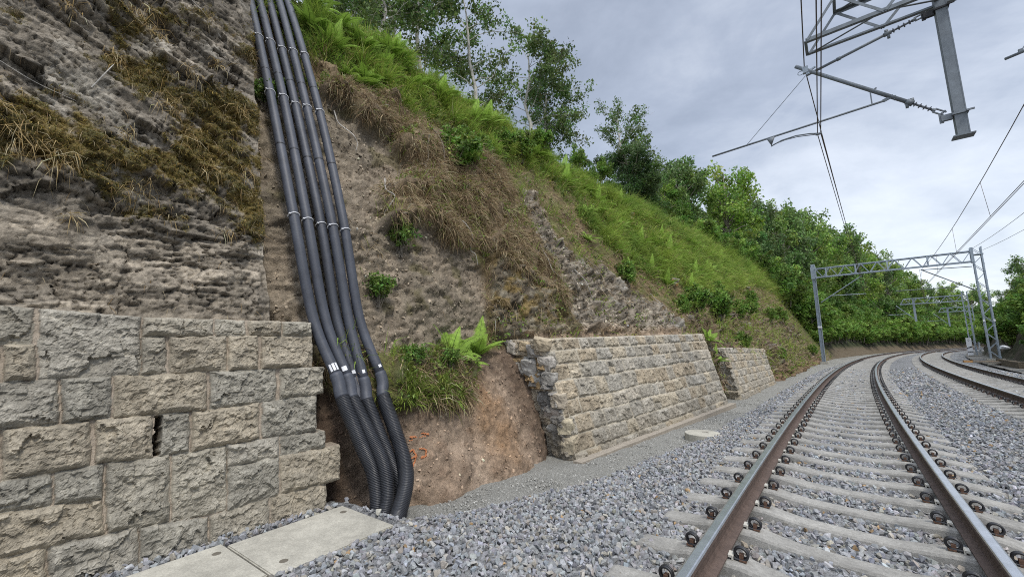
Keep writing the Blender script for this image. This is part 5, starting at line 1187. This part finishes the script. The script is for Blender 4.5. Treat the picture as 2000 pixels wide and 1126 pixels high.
for i, (s, t, sc_f) in enumerate(((2.95, 6.75, 1.0), (3.2, 6.62, .9), (3.55, 6.45, 1.05), (3.75, 6.5, .85), (3.05, 7.0, 1.), (3.5, 6.95, 1.0), (3.9, 6.85, .95), (4.3, 6.75, .9), (3.3, 7.2, 1.), (4.0, 7.2, 1.0), (4.7, 7.0, .9), (5.3, 6.9, .9), (6.2, 6.9, .9), (7.4, 6.8, 1.0), (8.4, 6.7, .9), (9.6, 6.8, 1.), (11, 6.6, 1.), (12.4, 6.4, 1.), (13.5, 6.2, 1.), (14.5, 6.0, 1.), (12.0, 5.9, .9), (15.8, 6.1, 1.), (17.2, 6.3, 1.), (18.8, 6.2, 1.), (20.5, 6.4, 1.), (16.5, 5.2, .9), (9.0, 7.00, 1.00), (10.2, 6.90, 0.90), (11.6, 6.90, 1.00), (11.2, 6.20, 0.90), (12.8, 6.80, 1.00), (13.2, 6.60, 1.00), (13.9, 6.70, 0.95), (14.2, 6.30, 1.00), (15.2, 6.80, 1.00), (15.0, 5.70, 1.00), (16.2, 6.70, 1.00), (16.8, 6.00, 1.10), (17.6, 5.80, 1.00), (18.0, 6.70, 1.00), (18.4, 5.60, 1.00), (19.4, 6.60, 1.10), (19.8, 5.90, 1.00), (20.8, 5.80, 1.00), (21.6, 6.60, 1.10), (22.0, 6.00, 1.00), (23.2, 6.40, 1.10), (24.4, 6.60, 1.10), (25.5, 6.20, 1.10), (27.0, 6.50, 1.20), (28.5, 6.30, 1.20), (12.2, 5.40, 0.80), (14.6, 5.20, 0.90), (17.0, 5.10, 0.90), (19.0, 5.20, 1.00), (6.8, 6.70, 0.90), (7.0, 7.00, 0.90), (8.0, 7.00, 0.90), (5.8, 6.80, 0.85), (5.0, 6.75, 0.90), (4.5, 6.95, 0.90), (13.8, 5.4, .9), (22.5, 6.6, 1.), (14.0, 3.2, .8), (14.3, 2.4, .8), (10.4, 5.7, .8))):
    lab = fl[i] if i < 4 else 'fern growing in the gap between the two far walls' if s in (14.0, 14.3) and t < 4 else 'fern among the grass along the top of the slope right of the pipes' if s < 8 else 'fern among the grass of the farther green slope'
    fern(s, t, sc_f * (1.08 if s < 6 else 1.1), i % 3, lab, .45, 'ferns on the slope')
# broad-leaved bushes on the slope
BU = plant_proto(1, 600, 'shrub', 34, .11, (.15, .25, .045), 'bark'); PLN = plant_proto(.6, 601, 'shrub', 12, .085, (.14, .225, .045), 'bark')
def bush(s, t, sc, proto, lab, name='leafy_bush', group=None):
    p, nn = on_slope(s, t); place(name, proto, p + nn * .03, sc, random.uniform(0, 6), lab, 'plant', group)
bush(5.35, 6.0, .85, BU, 'broad-leaved green bush in the middle of the bare slope'); bush(5.75, 6.15, .6, BU, 'smaller yellow-green bush just right of the broad-leaved one')
bush(3.71, 4.95, .7, PLN, 'small dark plant hanging on the rough rock right of the pipes'); bush(3.22, 4.4, .55, PLN, 'tiny plant on the rock by the rightmost pipe'); bush(3.42, 3.1, .42, PLN, 'leafy weed in the grass tuft next to the rightmost pipe'); bush(4.0, 3.0, .36, PLN, 'leafy weed in the middle of the grass tuft')
for i, (s, t, sc) in enumerate(((6.6, 6.3, .5), (7.6, 6.5, .6), (8.6, 6.6, .7), (9.9, 6.9, .8), (11.5, 5.1, .6), (15.5, 4.7, .9), (17.5, 4.6, 1.), (18.5, 3.4, .6), (21.5, 4.7, .9), (25, 4.9, .9), (27, 2.2, .6), (33, 4.9, .8), (38, 5, 1.0), (44, 2., .7), (14.4, 4.6, .6), (20, 5.2, .8), (29, 5.4, .8))):
    bush(s, t, sc, BU, 'leafy weed clump on the grassy slope above the long wall' if s < 14 else 'leafy bush on the broken slope beyond the long wall', group='bushes on the slope')
bush(2.0, 5.9, .5, PLN, 'leafy sprig growing out between the pipes near the top', 'leafy_sprig'); 
p, nn = on_slope(2.35, 5.95); 
bush(2.3, 6.0, .45, PLN, 'leafy sprig poking over the two leftmost pipes', 'leafy_sprig')
# cut logs on the green slope
for s, t, n_, lab in ((15.4, 6.55, 4, 'pale orange cut log on the crest grass above the long wall'), (16.4, 5.9, 5, 'sawn log in the pile in the middle of the green slope'), (15.2, 5.25, 3, 'weathered log low on the green slope'), (31, 5.9, 4, 'log by the crest before the hedge')):
    for q in range(n_):
        p, nn = on_slope(s + random.uniform(-.45, .45), t + random.uniform(-.12, .12)); mb = MB(); a = random.uniform(-.6, .6); L_ = random.uniform(.25, .5); r0 = random.uniform(.05, .09); mb.tube([(-L_ / 2, 0, 0), (L_ / 2, 0, .03)], r0, 9, cap=False); mb.lathe((L_ / 2, 0, .03), [(r0, 0), (0, .003)], 9, axis=(1, 0, .05), mi=1); mb.lathe((-L_ / 2, 0, 0), [(r0, 0), (0, .003)], 9, axis=(-1, 0, .0), mi=1)
        o = mb.build('log', [M['bark'], M['wood']]); o.location = p + nn * .05; o.rotation_euler = (0, .4, a); tag(o, lab, 'log', 'cut logs on the slope')

rb = np.random.default_rng(5)
for s0, t0, s1, t1 in ((4.55, 6.15, 4.3, 5.75), (4.9, 6.3, 5.0, 5.7), (3.7, 6.35, 4.2, 6.25), (6.3, 5.6, 6.6, 4.9), (6.9, 5.3, 7.4, 4.6), (7.6, 5.9, 7.9, 5.2), (5.0, 5.35, 5.4, 4.9), (8.6, 5.2, 9.3, 4.5), (9.6, 5.4, 10.4, 4.8), (3.6, 5.5, 3.5, 5.1), (12.5, 4.9, 13.0, 4.3), (2.95, 6.1, 3.3, 5.8)):
    pts_ = []
    for q in np.linspace(0, 1, 6):
        p, nn = on_slope(s0 + (s1 - s0) * q + rb.normal(0, .04), t0 + (t1 - t0) * q); pts_.append(p + nn * (.03 + rb.random() * .05))
    mb = MB(); cq = catmull(pts_, 4); mb.tube(cq, np.linspace(.013, .004, len(cq)) * rb.uniform(.7, 1.2), 5); tag(mb.build('dead_branch', M['birch'] if rb.random() < .5 else M['bark']), 'thin dead branch lying down the bare slope among the straw', 'branch', 'dead branches on the slope')
# ---------------- grass, straw, moss: uncountable
def blades(name, P, D, Ln, Wd, cols, r, curl=.5, kind='stuff'):
    """P base points, D start directions; each blade bends over and down"""
    n = len(P); D = D / (np.linalg.norm(D, axis=1)[:, None] + 1e-9); sd = np.cross(D, r.normal(size=(n, 3))); sd /= np.linalg.norm(sd, axis=1)[:, None] + 1e-9
    g = np.array([0, 0, -1.]); m1 = P + D * (Ln * .5)[:, None]; D2 = D + g * (curl * r.uniform(.4, 1.6, n))[:, None]; D2 /= np.linalg.norm(D2, axis=1)[:, None]; tip = m1 + D2 * (Ln * .5)[:, None]
    w_ = sd * (Wd / 2)[:, None]; V = np.stack([P - w_, P + w_, m1 + w_ * .8, m1 - w_ * .8, tip], 1).reshape(-1, 3); o = (np.arange(n) * 5)[:, None]
    me = npmesh(name, V, [o + np.array([[0, 1, 2, 3]]), o + np.array([[3, 2, 4]])], M['blade'], col=np.repeat(np.clip(cols, .008, .6), 5, 0))
    return tag(link(name, me), kind=kind)
ca = np.linalg.norm(np.cross(G[1:, :-1] - G[:-1, :-1], G[:-1, 1:] - G[:-1, :-1]), axis=-1)
def sample(wt, n, r):
    w_ = (ca * wt[:-1, :-1]).ravel(); i = r.choice(len(w_), n, p=w_ / w_.sum()); a, b = np.unravel_index(i, ca.shape); f, g = r.random(n)[:, None], r.random(n)[:, None]
    return G[a, b] * (1 - f) * (1 - g) + G[a + 1, b] * f * (1 - g) + G[a, b + 1] * (1 - f) * g + G[a + 1, b + 1] * f * g, NG[a, b], a, b
rg = np.random.default_rng(77)
dist = np.linalg.norm(G - np.array([.05, 0, 1.3]), axis=-1); lod = 1 / np.clip(dist / 8, 1, 12) ** 1.5
vis = (T > 1.1) & (T < 7.9) & (S > 1.7) & (S < 60)
n_g = fbm(W0 * .9 + 5, 3)
wg = vis * lod * (R_['green'] * 1.0 + .10 * (1 - R_['shot']) * (1 - R_['pit']) * (1 - R_['ledge'] * .9) * (1 - .7 * R_['lowrock']) * (1 - R_['outc']) * (1 - .8 * R_['flap']) * sst(-.2, .4, n_g) + R_['tuft'] * .6 + .05 * R_['lowrock'] * sst(0, .4, n_g))
clmp = sst(-.15, .45, fbm(W0 * 2.2 + 61, 3)); wg = wg * (.25 + 1.2 * clmp)
n = 120000; P, Nn, a, b = sample(wg, n, rg); dd = dist[a, b]
D = Nn * .7 + np.array([0, 0, .75]) + rg.normal(0, .38, (n, 3)); sz = np.clip(dd / 8, 1, 4) ** .6; Ln = rg.uniform(.12, .36, n) * sz * (.6 + .9 * clmp[a, b]); Ln *= np.where(R_['tuft'][a, b] > .4, .75, 1)
c = np.where((rg.random(n) < .72)[:, None], np.array([.19, .30, .05]), np.array([.30, .33, .08])); c = np.where((rg.random(n) < .10)[:, None], np.array([.27, .22, .11]), c) * np.exp(rg.normal(0, .25, n))[:, None]
c = c * (.95 + .45 * clmp[a, b])[:, None]; c = lerp(c, np.array([.13, .23, .045]), (sst(.05, .4, fbm(P * .6 + 8, 3)) * .6)[:, None]); c = lerp(c, np.array([.27, .35, .055]) * np.exp(rg.normal(0, .2, n))[:, None], (sst(-.1, .4, n_g[a, b]) * .6)[:, None])
tf_ = R_['tuft'][a, b][:, None]; c = c * (1 - .42 * tf_); Ln = Ln * (1 - .25 * tf_[:, 0])
blades('slope_grass', P, D, Ln, rg.uniform(.006, .013, n) * sz, c, rg, .8)
# dry straw and hanging roots
wd = vis * lod * (1 - .6 * R_['lowrock']) * (R_['flap'] * 1.5 + .30 * (1 - R_['green']) * (1 - R_['shot']) * (1 - R_['pit']) * (1 - R_['outc'] * .5) * (1 - R_['ledge'] * .8) + R_['tuft'] * .5 + R_['green'] * .1 + .05 * R_['shot'] * sst(.1, .4, n_g)) * (S < 45)
wd = wd * (.12 + 1.3 * sst(-.3, .4, fbm(W0 * np.array([1.5, 3.5, 1.2]) + 15, 3)))
n = 62000; P, Nn, a, b = sample(wd, n, rg); dd = dist[a, b]; sz = np.clip(dd / 8, 1, 3.5) ** .6
D = Nn * .45 + np.array([.1, 0.1, -.6]) + rg.normal(0, .55, (n, 3)); Ln = rg.uniform(.10, .34, n) * sz
pick = rg.random(n)[:, None]; c = np.where(pick < .4, np.array([.30, .22, .13]), np.where(pick < .7, np.array([.42, .33, .20]), np.where(pick < .82, np.array([.15, .105, .07]), np.where(pick < .9, np.array([.17, .21, .05]), np.array([.52, .44, .28]))))) * np.exp(rg.normal(0, .22, n))[:, None]
blades('dry_grass', P, D, Ln, rg.uniform(.005, .010, n) * sz, c, rg, .6)
# leaf litter and small weeds
wl2 = vis * lod * (1 - .75 * R_['lowrock']) * (1.1 * R_['green'] + .5 * (1 - R_['shot']) * (1 - R_['pit']) * (1 - R_['ledge'] * .85) * sst(-.1, .4, fbm(W0 * 1.4 + 91, 3)) + .2 * R_['tuft'] + .15 * R_['lowrock'])
n = 15000; P, Nn, a, b = sample(wl2, n, rg); c = np.where((rg.random(n) < .62)[:, None], np.array([.17, .25, .05]), np.array([.24, .26, .06]))
me = leaf_mesh('ground_cover', P + Nn * .05, 4, .07 * np.clip(dist[a, b] / 8, 1, 3), .055 * np.clip(dist[a, b] / 8, 1, 3.5) ** .8, c, rg); tag(link('ground_cover', me), kind='stuff')
# crumbs of stone and clods on the bare faces
wc = vis * lod * (R_['shot'] * .8 + R_['pit'] * .9 + R_['ledge'] * .8 + R_['lowrock'] * .6 + .15) * (S < 40)
n = 9000; P, Nn, a, b = sample(wc, n, rg); c = col[a, b] * np.exp(rg.normal(.1, .3, n))[:, None]
me = scatter_mesh('rubble', P, rg.uniform(.008, .034, n) * np.clip(dist[a, b] / 6, 1, 3) ** .7, np.clip(c, .02, .6), STT, M['stone'], rg); tag(link('rubble', me), kind='stuff')
# cliff: moss and hanging straw
Yg, Zg = CLYZ; ok = (Yg > -.75) & (Yg < 1.8)
w_ = (CLM * ok).ravel(); n = 30000; i = rg.choice(len(w_), n, p=w_ / w_.sum()); P = CLP.reshape(-1, 3)[i] + rg.normal(0, .006, (n, 3)); D = np.array([.75, -.1, -.25]) + rg.normal(0, .5, (n, 3))
c = np.where((rg.random(n) < .6)[:, None], np.array([.23, .17, .045]), np.array([.125, .12, .036])) * np.exp(rg.normal(0, .3, n))[:, None]
blades('moss', P, D, rg.uniform(.015, .05, n), rg.uniform(.004, .008, n), c, rg, .5)
tu = [(.36, 5.15, 1.), (.62, 4.95, .9), (.74, 4.75, 1.1), (.48, 5.7, .9), (.15, 4.5, .7), (-.02, 3.05, 1.5), (.18, 2.95, 1.3), (.9, 3.9, 1.2), (1.1, 3.6, 1.), (1.25, 3.2, .8), (.75, 2.85, 1.), (1.5, 4.1, .9), (.5, 4.2, .8), (1.3, 4.6, .7), (.95, 2.6, .6), (.3, 2.45, .5), (-.2, 3.3, 1.2), (.6, 3.4, .7), (1.6, 3.3, .7), (.2, 5.6, .9), (.85, 5.5, .9), (1.2, 5.2, .6), (-.3, 2.8, 1.), (1.05, 4.35, .9), (.0, 5.2, .8), (.72, 6., 1.), (.3, 6.1, 1.1), (1.45, 2.55, .5)]
Ps = []; Ls = []
for y, z, q in tu:
    m_ = int(62 * q); yy = y + rg.normal(0, .055 * q, m_); zz = z + rg.normal(0, .05 * q, m_); i = np.clip(np.searchsorted(ya, yy), 0, nY - 1); j = np.clip(np.searchsorted(za, zz), 0, nZ - 1); Ps.append(CLP[i, j]); Ls.append(rg.uniform(.08, .34, m_) * q ** .5)
P = np.concatenate(Ps); n = len(P); pick = rg.random(n)[:, None]; c = np.where(pick < .5, np.array([.44, .33, .16]), np.where(pick < .8, np.array([.30, .21, .085]), np.array([.52, .45, .28]))) * np.exp(rg.normal(0, .2, n))[:, None]
D = np.array([.42, 0, -.35]) + rg.normal(0, .36, (n, 3)); blades('hanging_straw', P, D, np.concatenate(Ls), rg.uniform(.0035, .0075, n), c, rg, 1.6)
w_ = (ok * (.06 + CLM)).ravel(); n = 2600; i = rg.choice(len(w_), n, p=w_ / w_.sum()); P = CLP.reshape(-1, 3)[i]; D = np.array([.4, 0, -.6]) + rg.normal(0, .5, (n, 3)); pick = rg.random(n)[:, None]
c = np.where(pick < .5, np.array([.25, .17, .08]), np.array([.36, .30, .19])) * np.exp(rg.normal(0, .25, n))[:, None]; blades('dry_stalks', P, D, rg.uniform(.05, .2, n), rg.uniform(.003, .005, n), c, rg, 1.)
# fern clump and trailing twigs on the cliff
cl = np.searchsorted(ya, .12); zl_ = np.searchsorted(za, 5.12)
root = place('fern', FE[2], CLP[cl, zl_], .42, 0, 'small pale green fern clump high on the rock face at upper left', 'fern', None, ('fronds', 'stems')); root.rotation_euler = (0, .9, 0)
def twig(pts, r0, lab):
    r0 *= .7
    P_ = []
    for y, z in pts:
        i = np.clip(np.searchsorted(ya, y), 0, nY - 1); j = np.clip(np.searchsorted(za, z), 0, nZ - 1); P_.append(CLP[i, j] + np.array([.04, 0, 0]))
    mb = MB(); q = catmull(P_, 5); mb.tube(q, np.linspace(r0, r0 * .5, len(q)), 5); tag(mb.build('twig', M['birch']), lab, 'twig')
twig([(.72, 5.5), (.98, 5.35), (1.2, 5.15), (1.32, 4.98)], .006, 'long pale straight twig hanging across the upper rock face'); twig([(.34, 3.75), (.42, 3.95), (.47, 4.1)], .008, 'short forked pale twig in the middle of the rock face'); twig([(-.25, 3.72), (.0, 3.62), (.25, 3.58)], .005, 'thin pale tendril at the left edge of the rock face')
